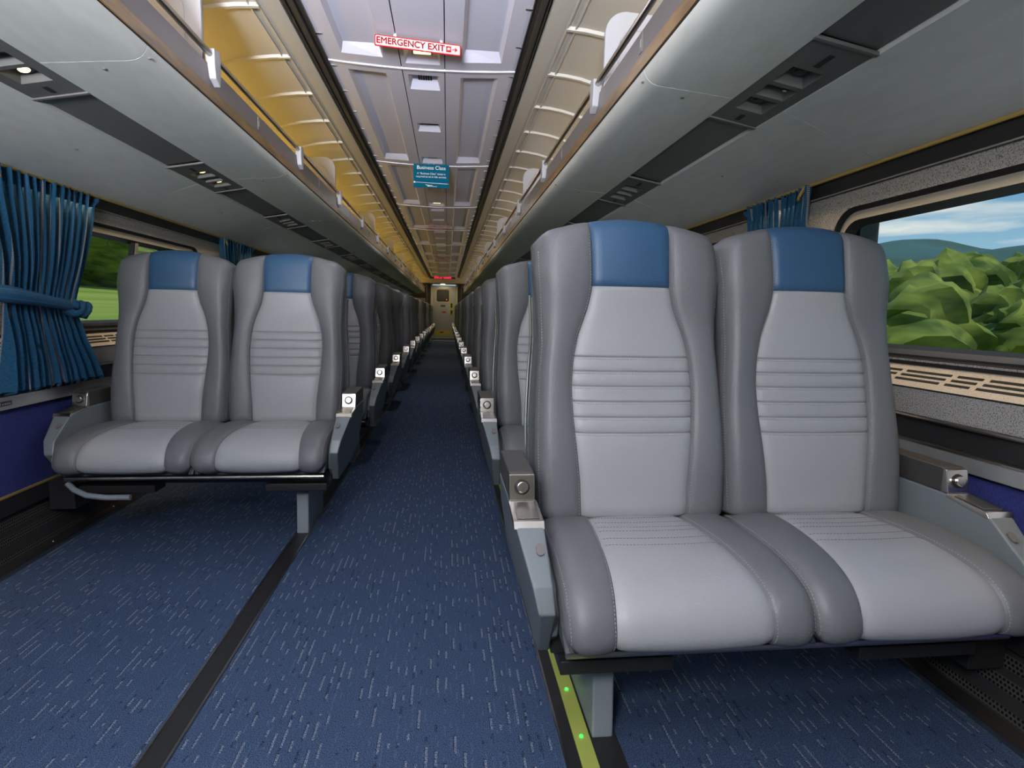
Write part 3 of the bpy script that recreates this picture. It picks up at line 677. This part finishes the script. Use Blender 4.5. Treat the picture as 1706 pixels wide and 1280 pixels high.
def make_cushion():
    pr_ = cushion_profile(); n = len(pr_); rows = []
    FC = [0.05, 0.11, 0.25, 0.45, 0.62, 0.76, 0.87, 0.95, 1.0]
    for i, (y, z) in enumerate(pr_):
        t = Vector((pr_[min(i + 1, n - 1)][0] - pr_[max(i - 1, 0)][0], pr_[min(i + 1, n - 1)][1] - pr_[max(i - 1, 0)][1])).normalized()
        nrm = Vector((t.y, -t.x))          # outward (up at the top, forward at the front)
        u = i / (n - 1)
        w_ = 0.113 + 0.040 * sstep(u * 1.4); W_ = interp([(0, 0.230), (0.2, 0.243), (0.6, 0.246), (0.85, 0.242), (1, 0.232)], u)
        ge = min(abs(y - q) for q in CUSHROWS) if u < 0.6 else 1.0
        half = []
        for f in FI:
            e = -0.006 * (1 - f * f) + 0.006 * max(0, (f - 0.85) / 0.15) ** 2 + (0.0030 * math.exp(-(ge / 0.006) ** 2))
            bow = -0.022 * (1 - f * f) * sstep((0.06 - y) / 0.05) * sstep((y + 0.30) / 0.12) if u < 0.6 else 0
            half.append((w_ * f, y - e * nrm.x + bow, z - e * nrm.y))
        for f in FC:
            e = 0.006 * max(0, 1 - f / 0.1) ** 2 - 0.007 * math.sin(PI * min(1, f)) + 0.016 * max(0, (f - 0.72) / 0.28) ** 2
            half.append((w_ + (W_ - w_) * f, y - e * nrm.x, z - e * nrm.y))
        for e, xo in ((0.0185, 0.0), (0.0215, 0.0025), (0.026, 0.0035), (0.050, 0.0045)):
            e = min(e, 0.030) if u > 0.80 else e; half.append((W_ + xo, y - e * nrm.x, max(0.306, z - e * nrm.y)))
        half.append((W_ - 0.004 - 0.012 * sstep((u - 0.6) / 0.3), min(0.08, max(y, -0.345)), 0.310))
        rows.append([(-p[0], p[1], p[2]) for p in reversed(half[1:])] + half)
    m = len(rows[0]); V = [p for r in rows for p in r]; c0 = (m - 1) // 2; i0 = c0 - (len(FI) - 1); i1 = c0 + len(FI) - 1
    fb, fi_ = [], []
    for i in range(n - 1):
        for k in range(m - 1): (fi_ if i0 <= k < i1 else fb).append((i * m + k, i * m + k + 1, (i + 1) * m + k + 1, (i + 1) * m + k))
    def sub(fs):
        m_ = MB(); idx = {}
        for f in fs:
            for j in f:
                if j not in idx: idx[j] = len(m_.v); m_.v.append(V[j])
            m_.f.append(tuple(idx[j] for j in f))
        return m_
    body = sub(fb); body.box(-0.222, 0.222, -0.31, 0.09, 0.298, 0.33)
    mb = MB()
    for sg in (-1, 1):
        for idx_, off in ((c0 + len(FI), 0.0008), (m - 1 - 6, 0.0012)):
            pth = [(sg * abs(rows[i][idx_][0]), rows[i][idx_][1] - 0.0006, rows[i][idx_][2] + off) for i in range(4, n - 3)]
            q_ = stitches(pth); mb.add(q_.v, q_.f)
    arcs = MB()
    for q in CUSHROWS:
        i = min(range(n), key=lambda a: abs(pr_[a][0] - q) + (1 if a > n * 0.6 else 0)); r_ = rows[i]
        q_ = stitches([(p[0], p[1], p[2] + 0.0004) for p in r_[i0 + 1:i1]], 0.0008, 0.0045, 0.0030); arcs.add(q_.v, q_.f)
    return body, sub(fi_), mb, arcs
bb_, bi_, bh_ = make_backrest(); bst = back_stitching(); cb_, ci_, cst, carc = make_cushion()
SEATM = {}
SEATM['back'] = bb_.mesh('backrest', 'leather_dark', smooth=True, angle=60); SEATM['insert'] = bi_.mesh('insert_panel', 'leather_light', smooth=True, fix=False, angle=80)
SEATM['head'] = bh_.mesh('headrest_panel', 'leather_blue', smooth=True, fix=False, angle=80); SEATM['bst'] = bst.mesh('stitching', 'thread', fix=False)
SEATM['cushion'] = cb_.mesh('seat_cushion', 'leather_dark', smooth=True, angle=60); SEATM['cins'] = ci_.mesh('insert_panel', 'leather_light', smooth=True, fix=False, angle=80); SEATM['cst'] = cst.mesh('stitching', 'thread', fix=False); SEATM['carc'] = carc.mesh('arc_stitching', 'leather_dark', fix=False)
for k_ in ('insert', 'head', 'cins'):       # make the open sheets face outward
    me = SEATM[k_]; nn = sum((p.normal * p.area for p in me.polygons), Vector())
    if (nn.y > 0 if k_ != 'cins' else nn.z < 0): me.flip_normals()

def armrest_meshes(s, base, flip):
    """armrest: outer face at base side; flip=+1 aisle rest (outer face towards the aisle), -1 wall rest"""
    def X(x): return s * (base + flip * (x - 0.297))
    P = [(0.13, 0.532, 0.265, 0.327), (-0.105, 0.532, 0.265, 0.327), (-0.213, 0.522, 0.265, 0.327), (-0.326, 0.437, 0.289, 0.329), (-0.345, 0.388, 0.300, 0.333),
         (-0.245, 0.256, 0.316, 0.341), (0.02, 0.258, 0.314, 0.341), (0.12, 0.33, 0.290, 0.338), (0.15, 0.45, 0.272, 0.332)]
    n = len(P); mb = MB().add([(X(a), y, z) for y, z, a, b_ in P] + [(X(b_), y, z) for y, z, a, b_ in P], [tuple(range(n)), tuple(range(2 * n - 1, n - 1, -1))] + [(i, (i + 1) % n, n + (i + 1) % n, n + i) for i in range(n)])
    # a raised facet line on the outer cheek
    M = {'armrest': mb.mesh('armrest', 'arm_grey', bevel=0.005)}
    pd = MB().sweepx([(0.128, 0.532), (-0.086, 0.532), (-0.090, 0.588), (-0.084, 0.594), (0.122, 0.594), (0.128, 0.588)], min(X(0.266), X(0.324)), max(X(0.266), X(0.324)))
    M['armrest_pad'] = pd.mesh('armrest_pad', 'arm_pad', bevel=0.004)
    bp_ = MB().sweepx([(-0.086, 0.533), (-0.108, 0.533), (-0.096, 0.590), (-0.086, 0.590)], min(X(0.266), X(0.324)), max(X(0.266), X(0.324)))
    M['button_plate'] = bp_.mesh('button_plate', 'chrome', bevel=0.002)
    ax = Vector((0, -0.978, 0.206)); c = Vector(((X(0.266) + X(0.324)) / 2, -0.100, 0.562))
    M['recline_button'] = MB().cyl(c, ax, 0.0125, 0.014, 20).mesh('recline_button', 'chrome', bevel=0.002)
    M['button_ring'] = MB().cyl(c - ax * 0.001, ax, 0.0175, 0.003, 24).mesh('button_ring', 'black_metal', smooth=True)
    ld = MB().sweepx([(-0.106, 0.533), (-0.215, 0.5235), (-0.224, 0.511), (-0.218, 0.508), (-0.106, 0.526)], min(X(0.264), X(0.328)), max(X(0.264), X(0.328)))
    M['cover_plate'] = ld.mesh('cover_plate', 'chrome', bevel=0.0015)
    M['ashtray_lid'] = MB().sweepx([(-0.120, 0.5345), (-0.203, 0.5272), (-0.203, 0.5252), (-0.120, 0.5325)], min(X(0.274), X(0.320)), max(X(0.274), X(0.320))).mesh('ashtray_lid', 'steel', bevel=0.0008)
    M['front_lip'] = MB().sweepx([(-0.2155, 0.5245), (-0.2260, 0.5115), (-0.2235, 0.5105), (-0.2130, 0.5235)], min(X(0.265), X(0.327)), max(X(0.265), X(0.327))).mesh('front_lip', 'chrome')
    nb = Vector((0, -0.60, 0.80)); cc = Vector(((X(0.300) + X(0.324)) / 2, -0.266, 0.4830)); td = Vector((0, -0.80, -0.60)); rd = Vector((1, 0, 0))
    ov = MB(); ring_ = [cc + rd * (0.0085 * math.cos(2 * PI * k / 18)) + td * (0.0085 * math.sin(2 * PI * k / 18) + (0.005 if math.sin(2 * PI * k / 18) > 0 else -0.005)) for k in range(18)]
    ov.add([p for p in ring_] + [p + nb * 0.0045 for p in ring_], [tuple(range(18, 36))] + [(k, (k + 1) % 18, 18 + (k + 1) % 18, 18 + k) for k in range(18)])
    M['bolt_cover'] = ov.mesh('bolt_cover', 'rack_grey', smooth=True)
    sh = [(0.06, 0.44), (-0.20, 0.43), (-0.275, 0.405), (-0.30, 0.36), (-0.285, 0.31), (-0.235, 0.272), (0.06, 0.272)]
    nS = len(sh); xa, xb = X(0.332), X(0.350)
    M['side_shell'] = MB().add([(xa, y, z) for y, z in sh] + [(xb, y, z) for y, z in sh], [tuple(range(nS)), tuple(range(2 * nS - 1, nS - 1, -1))] + [(i, (i + 1) % nS, nS + (i + 1) % nS, nS + i) for i in range(nS)]).mesh('side_shell', 'arm_grey', bevel=0.005)
    return M
SUBS = ('armrest_pad', 'button_plate', 'button_ring', 'recline_button', 'cover_plate', 'ashtray_lid', 'front_lip', 'bolt_cover', 'side_shell')
def make_unit(s):
    root = empty('double_seat')
    for i, cx in enumerate((0.594, 1.083)):
        b_ = obj('backrest', SEATM['back'], root, (s * cx, 0, 0))
        obj('insert_panel', SEATM['insert'], b_); obj('headrest_panel', SEATM['head'], b_); obj('stitching', SEATM['bst'], b_)['kind'] = 'stuff'
        c_ = obj('seat_cushion', SEATM['cushion'], root, (s * cx, 0, 0)); obj('insert_panel', SEATM['cins'], c_); obj('stitching', SEATM['cst'], c_)['kind'] = 'stuff'; obj('arc_stitching', SEATM['carc'], c_)['kind'] = 'stuff'
    for base, flip in ((0.297, 1), (1.372, -1)):
        M = armrest_meshes(s, base, flip); a = obj('armrest', M['armrest'], root)
        for nme in SUBS: obj(nme, M[nme], a)
    # frame and pedestal
    fr = MB(); fr.box(*sorted((s * 0.345, s * 1.345)), -0.24, -0.19, 0.245, 0.292); fr.box(*sorted((s * 0.345, s * 1.345)), 0.06, 0.11, 0.245, 0.292)
    for xx in (0.40, 0.83, 1.27): fr.box(*sorted((s * (xx - 0.02), s * (xx + 0.02))), -0.30, 0.11, 0.270, 0.296)
    fr.box(*sorted((s * 0.36, s * 0.60)), -0.27, -0.18, 0.215, 0.245); fr.box(*sorted((s * 1.02, s * 1.30)), -0.27, -0.18, 0.215, 0.245)
    f = build('seat_frame', fr, 'black_metal', root, bevel=0.003)
    build('front_tube', MB().tube([(s * 0.36, -0.315, 0.288), (s * 1.32, -0.315, 0.288)], 0.008, 8), 'steel', f, smooth=True)
    build('pedestal', MB().sweepx([(-0.186, 0.0), (-0.170, 0.215), (0.12, 0.215), (0.12, 0.0)], *sorted((s * 0.4555, s * 0.5045))), 'pedestal', root, bevel=0.006)
    build('wall_bracket', MB().sweepx([(-0.20, 0.13), (-0.20, 0.25), (0.10, 0.25), (0.10, 0.13)], *sorted((s * 1.36, s * 1.455))), 'black_metal', root, bevel=0.003)
    if s < 0:
     ft = [(s * 1.33, -0.285, 0.262), (s * 1.305, -0.29, 0.238), (s * 1.26, -0.295, 0.216), (s * 1.19, -0.295, 0.206), (s * 1.10, -0.295, 0.206)]
     build('footrest_bar', MB().tube(ft, 0.011, 10), 'pedestal', root, smooth=True)
    build('centre_hinge', MB().sweepx([(-0.25, 0.32), (-0.25, 0.365), (-0.20, 0.40), (-0.10, 0.40), (-0.10, 0.30)], *sorted((s * 0.827, s * 0.850))), 'pedestal', root, bevel=0.004)
    # hard back shell with a bright edge trim on the aisle side
    for cx in (0.594, 1.083):
        prof = []
        sh = MB(); rows = []
        for z in (0.36, 0.50, 0.66, 0.88, 1.05, 1.13):
            W_ = smooth_tab(Wt, z) - 0.004; yb = 0.2 * (z - 0.45)
            d_ = interp([(0.36, 0.20), (0.80, 0.19), (1.0, 0.15), (1.13, 0.125)], z); rows.append([(s * cx - W_, yb + 0.098, z), (s * cx - W_, yb + d_ - 0.01, z), (s * cx - W_ + 0.010, yb + d_, z), (s * cx, yb + d_ + 0.006, z), (s * cx + W_ - 0.010, yb + d_, z), (s * cx + W_, yb + d_ - 0.01, z), (s * cx + W_, yb + 0.098, z)])
        sh.grid(rows)
        sb = build('back_shell', sh, 'arm_grey', root, smooth=True)
    zz = [0.40 + 0.05 * i for i in range(13)]
    build('edge_trim', MB().tube([(s * (0.594 - smooth_tab(Wt, z) - 0.002), 0.2 * (z - 0.45) + interp([(0.36, 0.195), (0.80, 0.185), (1.0, 0.145), (1.13, 0.12)], z), z) for z in zz], 0.0045, 8), 'chrome', root, smooth=True)
    return root
ORD = ['frontmost', 'second', 'third', 'fourth', 'fifth', 'sixth', 'seventh', 'eighth', 'ninth', 'tenth', 'eleventh', 'twelfth', 'thirteenth', 'fourteenth', 'fifteenth', 'sixteenth']
for s, Y0, n in ((1, 1.357, 16), (-1, 2.638, 15)):
    proto = make_unit(s)
    for k in range(n):
        u = proto if k == 0 else copy_tree(proto)
        u.location = (0, Y0 + 1.165 * k, 0)
        where = 'row on the side with the sky-view window' if s > 0 else 'row on the side with the tied curtain'
        tag(u, ('grey leather double seat with blue headrests, %s %s' % (ORD[k], where)), 'train seat', 'double seats along the aisle')

# ------------------------------------------------------------------ curtains
def curtain_mesh(s, Wd, seed, z1=1.412, z0=0.632):
    rnd = random.Random(seed); nu, nv = 150, 44; npl = 13
    ph = [rnd.uniform(-0.5, 0.5) for _ in range(40)]
    rows = []; uvs = []
    for j in range(nv + 1):
        v = j / nv; z = z1 + (z0 - z1) * v
        zt = 0.955
        gath = math.exp(-((z - zt) / 0.11) ** 2)
        left = interp([(0.6, -0.02), (0.80, 0.01), (zt, 0.035), (1.10, 0.015), (1.42, -0.02)], z); right = interp([(0.6, 0.575), (0.70, 0.535), (0.80, 0.475), (zt, 0.435), (1.08, 0.475), (1.27, 0.545), (1.42, 0.585)], z)
        row = []
        for i in range(nu + 1):
            u = i / nu
            uu = u + 0.010 * math.sin(6 * u + 3 * v + seed)
            a = 2 * PI * npl * uu + 1.2 * math.sin(2 * PI * u * 2.3 + 2.2 * v + seed)
            amp = (0.020 + 0.008 * math.sin(5 * u + seed)) * (1 - 0.5 * gath) * (0.75 + 0.4 * v)
            x = amp * math.sin(a) + 0.5 * amp * math.sin(2.3 * a + 1 + seed + 2 * v) * 0.6 - 0.010 * gath
            y = (left + (right - left) * u) * Wd / 0.565 + 0.006 * math.cos(a * 1.0 + 0.6)
            zz = z + (0.010 * math.sin(a + 0.7) if j == nv else 0) + (0.006 * math.sin(1.0 * a) if j == 0 else 0)
            if v < 0.12: x += 0.007 * (1 - v / 0.12) * math.sin(3.1 * a + 5 * u + seed)
            if j <= 1 and u > 0.96: y += 0.03 * (u - 0.96) / 0.04; 
            row.append((s * (1.402 - x), y, zz)); 
        rows.append(row)
    mb = MB().grid(rows); me = mb.mesh('drape', 'curtain', smooth=True, fix=False, angle=180)
    ul = me.uv_layers.new(name='UVMap')
    for p in me.polygons:
        for li in p.loop_indices:
            vi = me.loops[li].vertex_index; ul.data[li].uv = ((vi % (nu + 1)) / nu, (vi // (nu + 1)) / nv)
    return me
def uv_tube(me, n):
    ul = me.uv_layers.new(name='UVMap')
    for p in me.polygons:
        for li in p.loop_indices:
            vi = me.loops[li].vertex_index; ul.data[li].uv = ((vi % n) / n * 0.22 + 0.03, (vi // n) / 30.0)
    return me
def make_curtain(s, Wd, seed):
    root = empty('curtain')
    obj('drape', curtain_mesh(s, Wd, seed), root)
    k_ = Wd / 0.565
    # the gathered tie band, twisted into a knot near its free end
    path = []; rad = []
    for i in range(29):
        t = i / 28; a = -0.35 + t * (PI + 0.7)
        yb = (0.232 - 0.215 * math.cos(a)) * k_; xb = 1.400 - 0.040 * math.sin(a)
        path.append((s * xb, yb, 0.985 - 0.058 * t + 0.006 * math.sin(7 * t))); rad.append(0.026 + 0.005 * math.sin(9 * t))
    obj('tieback', uv_tube(MB().tube(path, rad, 12).mesh('tieback', 'curtain', smooth=True, angle=180), 12), root)
    for q in range(2):
        path = []; 
        for i in range(17):
            a = 2 * PI * 1.25 * i / 16 + PI * q; path.append((s * (1.355 - 0.012 * math.cos(a)), (0.30 + 0.105 * i / 16) * k_, 0.938 - 0.012 * i / 16 + 0.019 * math.sin(a)))
        obj('tie_knot', uv_tube(MB().tube(path, 0.0185, 10).mesh('tie_knot', 'curtain', smooth=True, angle=180), 10), root)
    return root
def hook(s, y): return MB().tube([(s * 1.390, y, 1.418), (s * 1.384, y + 0.006, 1.400), (s * 1.378, y + 0.012, 1.385), (s * 1.372, y + 0.008, 1.372)], 0.006, 6)
for s, y0, Wd, n in ((-1, 2.175, 0.585, 9), (1, 2.00, 0.42, 9)):
    proto = make_curtain(s, Wd, 1.3 if s < 0 else 2.6)
    build('curtain_hook', hook(s, 0.012), 'brass', proto, smooth=True)
    for k in range(n):
        c = proto if k == 0 else copy_tree(proto)
        c.location = (0, y0 + 2.05 * k, 0)
        if k == 0: tag(c, 'blue striped curtain tied with a knotted band, nearest full-length beside the green-field window' if s < 0 else 'dark blue gathered curtain between the sky-view window and the next window', 'curtain', 'window curtains')
        else: tag(c, 'blue striped curtain, %s along the wall with the green-field window' % ORD[k] if s < 0 else 'dark blue gathered curtain, %s along the wall with the sky-view window' % ORD[k], 'curtain', 'window curtains')

# ------------------------------------------------------------------ signs
def text(s_, body, size, loc, material, parent, align='CENTER', name='lettering', bold=0.0):
    c = bpy.data.curves.new(name, 'FONT'); c.body = body; c.size = size; c.align_x = align; c.align_y = 'CENTER'; c.extrude = 0.0004
    c.materials.append(MATS[material]); o = bpy.data.objects.new(name, c); COL.objects.link(o); o.parent = parent; o.location = loc; o.rotation_euler = (PI / 2, 0, 0)
    bpy.context.view_layer.update(); me = bpy.data.meshes.new_from_object(o.evaluated_get(bpy.context.evaluated_depsgraph_get()))
    bpy.data.objects.remove(o)
    if bold:      # thicken the strokes
        bm = bmesh.new(); bm.from_mesh(me)
        for dx, dy in ((2 * bold, 0), (0, 0), (bold, bold), (bold, -bold)):
            b2 = bmesh.new(); b2.from_mesh(me); bmesh.ops.translate(b2, vec=(dx - bold, dy, 0), verts=b2.verts); tmp = bpy.data.meshes.new('tmp'); b2.to_mesh(tmp); b2.free(); bm.from_mesh(tmp); bpy.data.meshes.remove(tmp)
        bm.to_mesh(me); bm.free()
    return obj(name, me, parent, loc, (PI / 2, 0, 0))
def rplate(w, h, r, y0, y1):
    pts = []
    for cx, cz_, t0 in ((w / 2 - r, -h / 2 + r, -PI / 2), (w / 2 - r, h / 2 - r, 0), (-w / 2 + r, h / 2 - r, PI / 2), (-w / 2 + r, -h / 2 + r, PI)):
        for k in range(5): pts.append((cx + r * math.cos(t0 + PI / 2 * k / 4), cz_ + r * math.sin(t0 + PI / 2 * k / 4)))
    return MB().prism(pts, y0, y1)
def exit_sign(loc, rz, label, left=False):
    r = tag(empty('emergency_exit_sign', loc), label, 'exit sign', 'emergency exit signs'); r.rotation_euler = (0, 0, rz)
    b_ = build('backing_plate', rplate(0.372, 0.046, 0.006, -0.002, 0.002), 'sign_red', r)
    build('face_plate', rplate(0.364, 0.038, 0.004, -0.0028, -0.0019), 'sign_white', r)
    q = -1 if left else 1
    text(0, 'EMERGENCY EXIT', 0.0365, (-0.032 * q, -0.003, 0.0), 'sign_red', r, bold=0.0009)
    build('door_symbol', B(*sorted((q * 0.121, q * 0.143)), -0.0036, -0.0026, -0.012, 0.012), 'sign_red', r)
    build('runner_symbol', MB().prism([(q * 0.126, -0.006), (q * 0.138, -0.003), (q * 0.140, 0.003), (q * 0.133, 0.007), (q * 0.126, 0.004)], -0.0042, -0.0035), 'sign_white', r)
    build('arrow', MB().prism([(q * 0.148, -0.0016), (q * 0.166, -0.0016), (q * 0.166, 0.0016), (q * 0.148, 0.0016)], -0.0036, -0.0026).prism([(q * 0.158, 0.010), (q * 0.172, 0.0), (q * 0.158, -0.010), (q * 0.162, 0.0)], -0.0036, -0.0026), 'sign_red', r)
    for xx in (-0.10, 0.10): build('hanger', B(xx - 0.006, xx + 0.006, -0.001, 0.001, 0.020, 0.050), 'sign_white', r)
    return r
exit_sign((-0.008, 2.715, 2.098), math.radians(8), 'white and red EMERGENCY EXIT sign before the teal Business Class sign')
exit_sign((0.0, 8.20, 2.100), 0.0, 'EMERGENCY EXIT sign with left arrow, first one beyond the teal Business Class sign', True)
exit_sign((0.0, 13.0, 2.100), 0.0, 'EMERGENCY EXIT sign hanging closest to the red display', True)
bs = tag(empty('business_class_sign', (-0.012, 4.90, 2.035)), 'teal Business Class sign hanging from the ceiling', 'sign')
build('sign_board', B(-0.142, 0.142, -0.002, 0.002, -0.092, 0.092), 'sign_teal', bs)
text(0, 'Business Class', 0.040, (0, -0.0034, 0.064), 'sign_bright', bs)
text(0, 'A \u201cBusiness Class\u201d ticket is', 0.0205, (0.0, -0.0034, 0.018), 'sign_bright', bs)
text(0, 'required to sit in this section.', 0.0205, (0.0, -0.0034, -0.006), 'sign_bright', bs)
build('rule_line', MB().prism([(-0.142, -0.0485), (0.142, -0.0555), (0.142, -0.0585), (-0.142, -0.0515)], -0.0028, -0.0020), 'sign_bright', bs)
build('rule_dot', MB().cyl((-0.134, -0.0015, -0.050), (0, -1, 0), 0.007, 0.002, 14), 'sign_bright', bs)
build('logo_mark', MB().prism([(-0.048, -0.066), (-0.020, -0.070), (0.012, -0.071), (0.012, -0.074), (-0.022, -0.076), (-0.038, -0.072)], -0.0028, -0.0020), 'sign_bright', bs)
build('logo_line', B(-0.030, 0.046, -0.0028, -0.0020, -0.0815, -0.0785), 'sign_bright', bs)
for xx in (-0.02, 0.02): build('hanger', B(xx - 0.004, xx + 0.004, -0.001, 0.001, 0.09, 0.105), 'sign_bright', bs)

# ------------------------------------------------------------------ far end of the car
end = struct(build('wall_end', MB().box(-1.60, -0.46, YE, YE + 0.06, 0, 2.30).box(0.46, 1.60, YE, YE + 0.06, 0, 2.30).box(-0.46, 0.46, YE, YE + 0.06, 1.955, 2.30), 'dark_brown'))
build('header', B(-1.58, 1.58, YE - 1.55, YE - 1.45, 1.93, 2.30), 'beige', end, bevel=0.004)
build('soffit', B(-1.58, 1.58, YE - 1.45, YE, 1.955, 1.985), 'beige', end)
for s in (-1, 1):
    build('locker_wall', B(s * 0.62, s * 1.58, YE - 1.0, YE, 0, 1.955), 'dark_brown', end)
    build('door_post', B(s * 0.43, s * 0.50, YE - 0.05, YE + 0.07, 0, 1.955), 'beige', end, bevel=0.004)
build('notice_panel', B(-0.98, -0.66, YE - 1.03, YE - 1.0, 1.20, 1.42), 'beige', end)
sgn = tag(empty('display_sign', (-0.06, YE - 1.56, 2.12)), 'red lettered display sign above the end door', 'display')
build('housing', B(-0.44, 0.44, -0.02, 0.01, -0.045, 0.045), 'black_metal', sgn, bevel=0.003)
rr = random.Random(3); q = -0.27
while q < 0.30:
    if not (-0.02 < q < 0.03):
        mbq = MB()
        for a in range(3):
            for b_ in range(5):
                if rr.random() < 0.75: mbq.box(q + a * 0.012, q + a * 0.012 + 0.010, -0.0225, -0.0195, -0.036 + b_ * 0.0145, -0.036 + b_ * 0.0145 + 0.012)
        if mbq.v: build('glyph', mbq, 'led_red', sgn)
    q += 0.045
dr = struct(build('door_1', B(-0.43, 0.43, YE + 0.01, YE + 0.05, 0.0, 1.92), 'door_steel', bevel=0.004), 'brushed metal end door with a dark window')
dfr = rplate(0.54, 0.52, 0.07, YE - 0.005, YE + 0.012); dfr.v = [(x - 0.05, y, z + 1.545) for x, y, z in dfr.v]
build('door_window_frame', dfr, 'beige', dr)
dwn = rplate(0.46, 0.44, 0.06, YE - 0.010, YE - 0.004); dwn.v = [(x - 0.05, y, z + 1.545) for x, y, z in dwn.v]
build('door_window', dwn, 'gasket', dr)
build('indicator', MB().cyl((0.09, YE - 0.010, 1.40), (0, -1, 0), 0.018, 0.006, 12), 'led_red', dr)
build('door_plate', B(-0.13, 0.04, YE - 0.004, YE + 0.012, 1.14, 1.20), 'dark_brown', dr)
build('door_sticker', B(-0.08, 0.06, YE - 0.004, YE + 0.012, 0.92, 0.96), 'sign_red', dr)
for z0, z1 in ((1.06, 1.30), (0.84, 1.04)):
    pl_ = build('door_control', B(0.20, 0.34, YE - 0.012, YE + 0.012, z0, z1), 'yellow_label', dr, bevel=0.004)
    build('handle', B(0.235, 0.305, YE - 0.022, YE - 0.010, z0 + 0.04, z1 - 0.03), 'black_metal', pl_, bevel=0.003)
build('kick_plate', B(-0.36, 0.30, YE - 0.004, YE + 0.012, 0.05, 0.26), 'yellow_label', dr)
build('kick_label', B(-0.16, -0.02, YE - 0.007, YE - 0.003, 0.17, 0.21), 'sign_red', dr)
lmp = tag(empty('vestibule_lamp_fitting', (-0.05, YE - 0.45, 1.955)), 'small glowing ceiling lamp in front of the end door', 'lamp')
build('bezel', MB().cyl((0, 0, -0.008), (0, 0, 1), 0.11, 0.010, 24), 'chrome', lmp, smooth=True); build('lens', MB().cyl((0, 0, -0.020), (0, 0, 1), 0.075, 0.014, 24, 0.09), 'door_glow', lmp, smooth=True)

# ------------------------------------------------------------------ the country outside
def terrain(name, fz, xs, ys, material, label):
    mb = MB().grid([[(x, y, fz(x, y)) for x in xs] for y in ys]); o = struct(build(name, mb, material, smooth=True, fix=False), label); return o
def lin(a, b_, n, p=1.0): return [a + (b_ - a) * (i / n) ** p for i in range(n + 1)]
def zl(x, y): d = max(0, -x - 4); return -1.3 + 5.2 * sstep(d / 60) + 0.4 * math.sin(y * 0.021) * sstep(d / 30) + 10 * sstep((d - 60) / 300)
def zr(x, y): d = max(0, x - 4); return -1.6 + 4.0 * sstep(d / 50) + 0.7 * math.sin(y * 0.03 + 1) * sstep(d / 30) + 26 * sstep((d - 45) / 330)
terrain('meadow_ground', zl, lin(-4, -420, 40, 2), lin(-250, 900, 50), 'grass', 'sloping green meadow outside the window')
terrain('hillside_ground', zr, lin(4, 420, 40, 2), lin(-250, 900, 50), 'grass', 'green hillside outside the window')
def zm(x, y): t = (x - 420) / 500; return 14 + 118 * sstep(t) * (0.85 + 0.30 * math.sin(y * 0.0052 + 2.2) + 0.10 * math.sin(y * 0.019))
terrain('mountain_ridge', zm, lin(410, 930, 24), lin(-700, 2200, 90), 'mountain', 'blue green mountain ridge under the sky')
terrain('mountain_ridge', lambda x, y: zm(-x, y + 300), lin(-410, -930, 24), lin(-700, 2200, 90), 'mountain', 'far wooded ridge beyond the meadow')
ico = bmesh.new(); bmesh.ops.create_icosphere(ico, subdivisions=3, radius=1.0); IV = [v.co.copy() for v in ico.verts]; IFc = [tuple(v.index for v in f.verts) for f in ico.faces]; ico.free()
def wood(name, side, fz, n, x0, x1, h0, h1, seed, label, y1=330, wide=2.6):
    rd_ = random.Random(seed); mb = MB()
    for _ in range(n):
        t = rd_.random(); x = x0 + (x1 - x0) * t; y = rd_.uniform(-20, y1); g0 = fz(side * x, y); h = rd_.uniform(h0, h1); w_ = h * rd_.uniform(0.32, 0.5)
        for q in range(2):
            zc_ = g0 + h * (0.28 + 0.34 * q); rw = w_ * (1.0 - 0.3 * q); ph_ = rd_.uniform(0, 6)
            jt = [rd_.uniform(-0.09, 0.09) for _ in IV]
            mb.add([(side * x + v.x * rw * (1 + 0.22 * math.sin(5 * v.z + 4 * v.y + ph_) + jj), y + v.y * rw * wide * (1 + 0.22 * math.sin(6 * v.x + 3 * v.z + ph_)), zc_ + v.z * h * 0.36 * (1 + 0.15 * math.sin(7 * v.y + ph_) + jj)) for v, jj in zip(IV, jt)], IFc)
    o = build(name, mb, 'foliage', smooth=True, fix=False); return tag(o, label, 'woodland', kind='stuff')
wood('woodland', -1, zl, 330, 55, 80, 15, 25, 4, 'dense green trees across the meadow outside the green-field window')
wood('hillside_bushes', 1, zr, 620, 16, 75, 1.6, 4.0, 8, 'green bushes and trees on the slope outside the sky-view window', 150, 1.3)
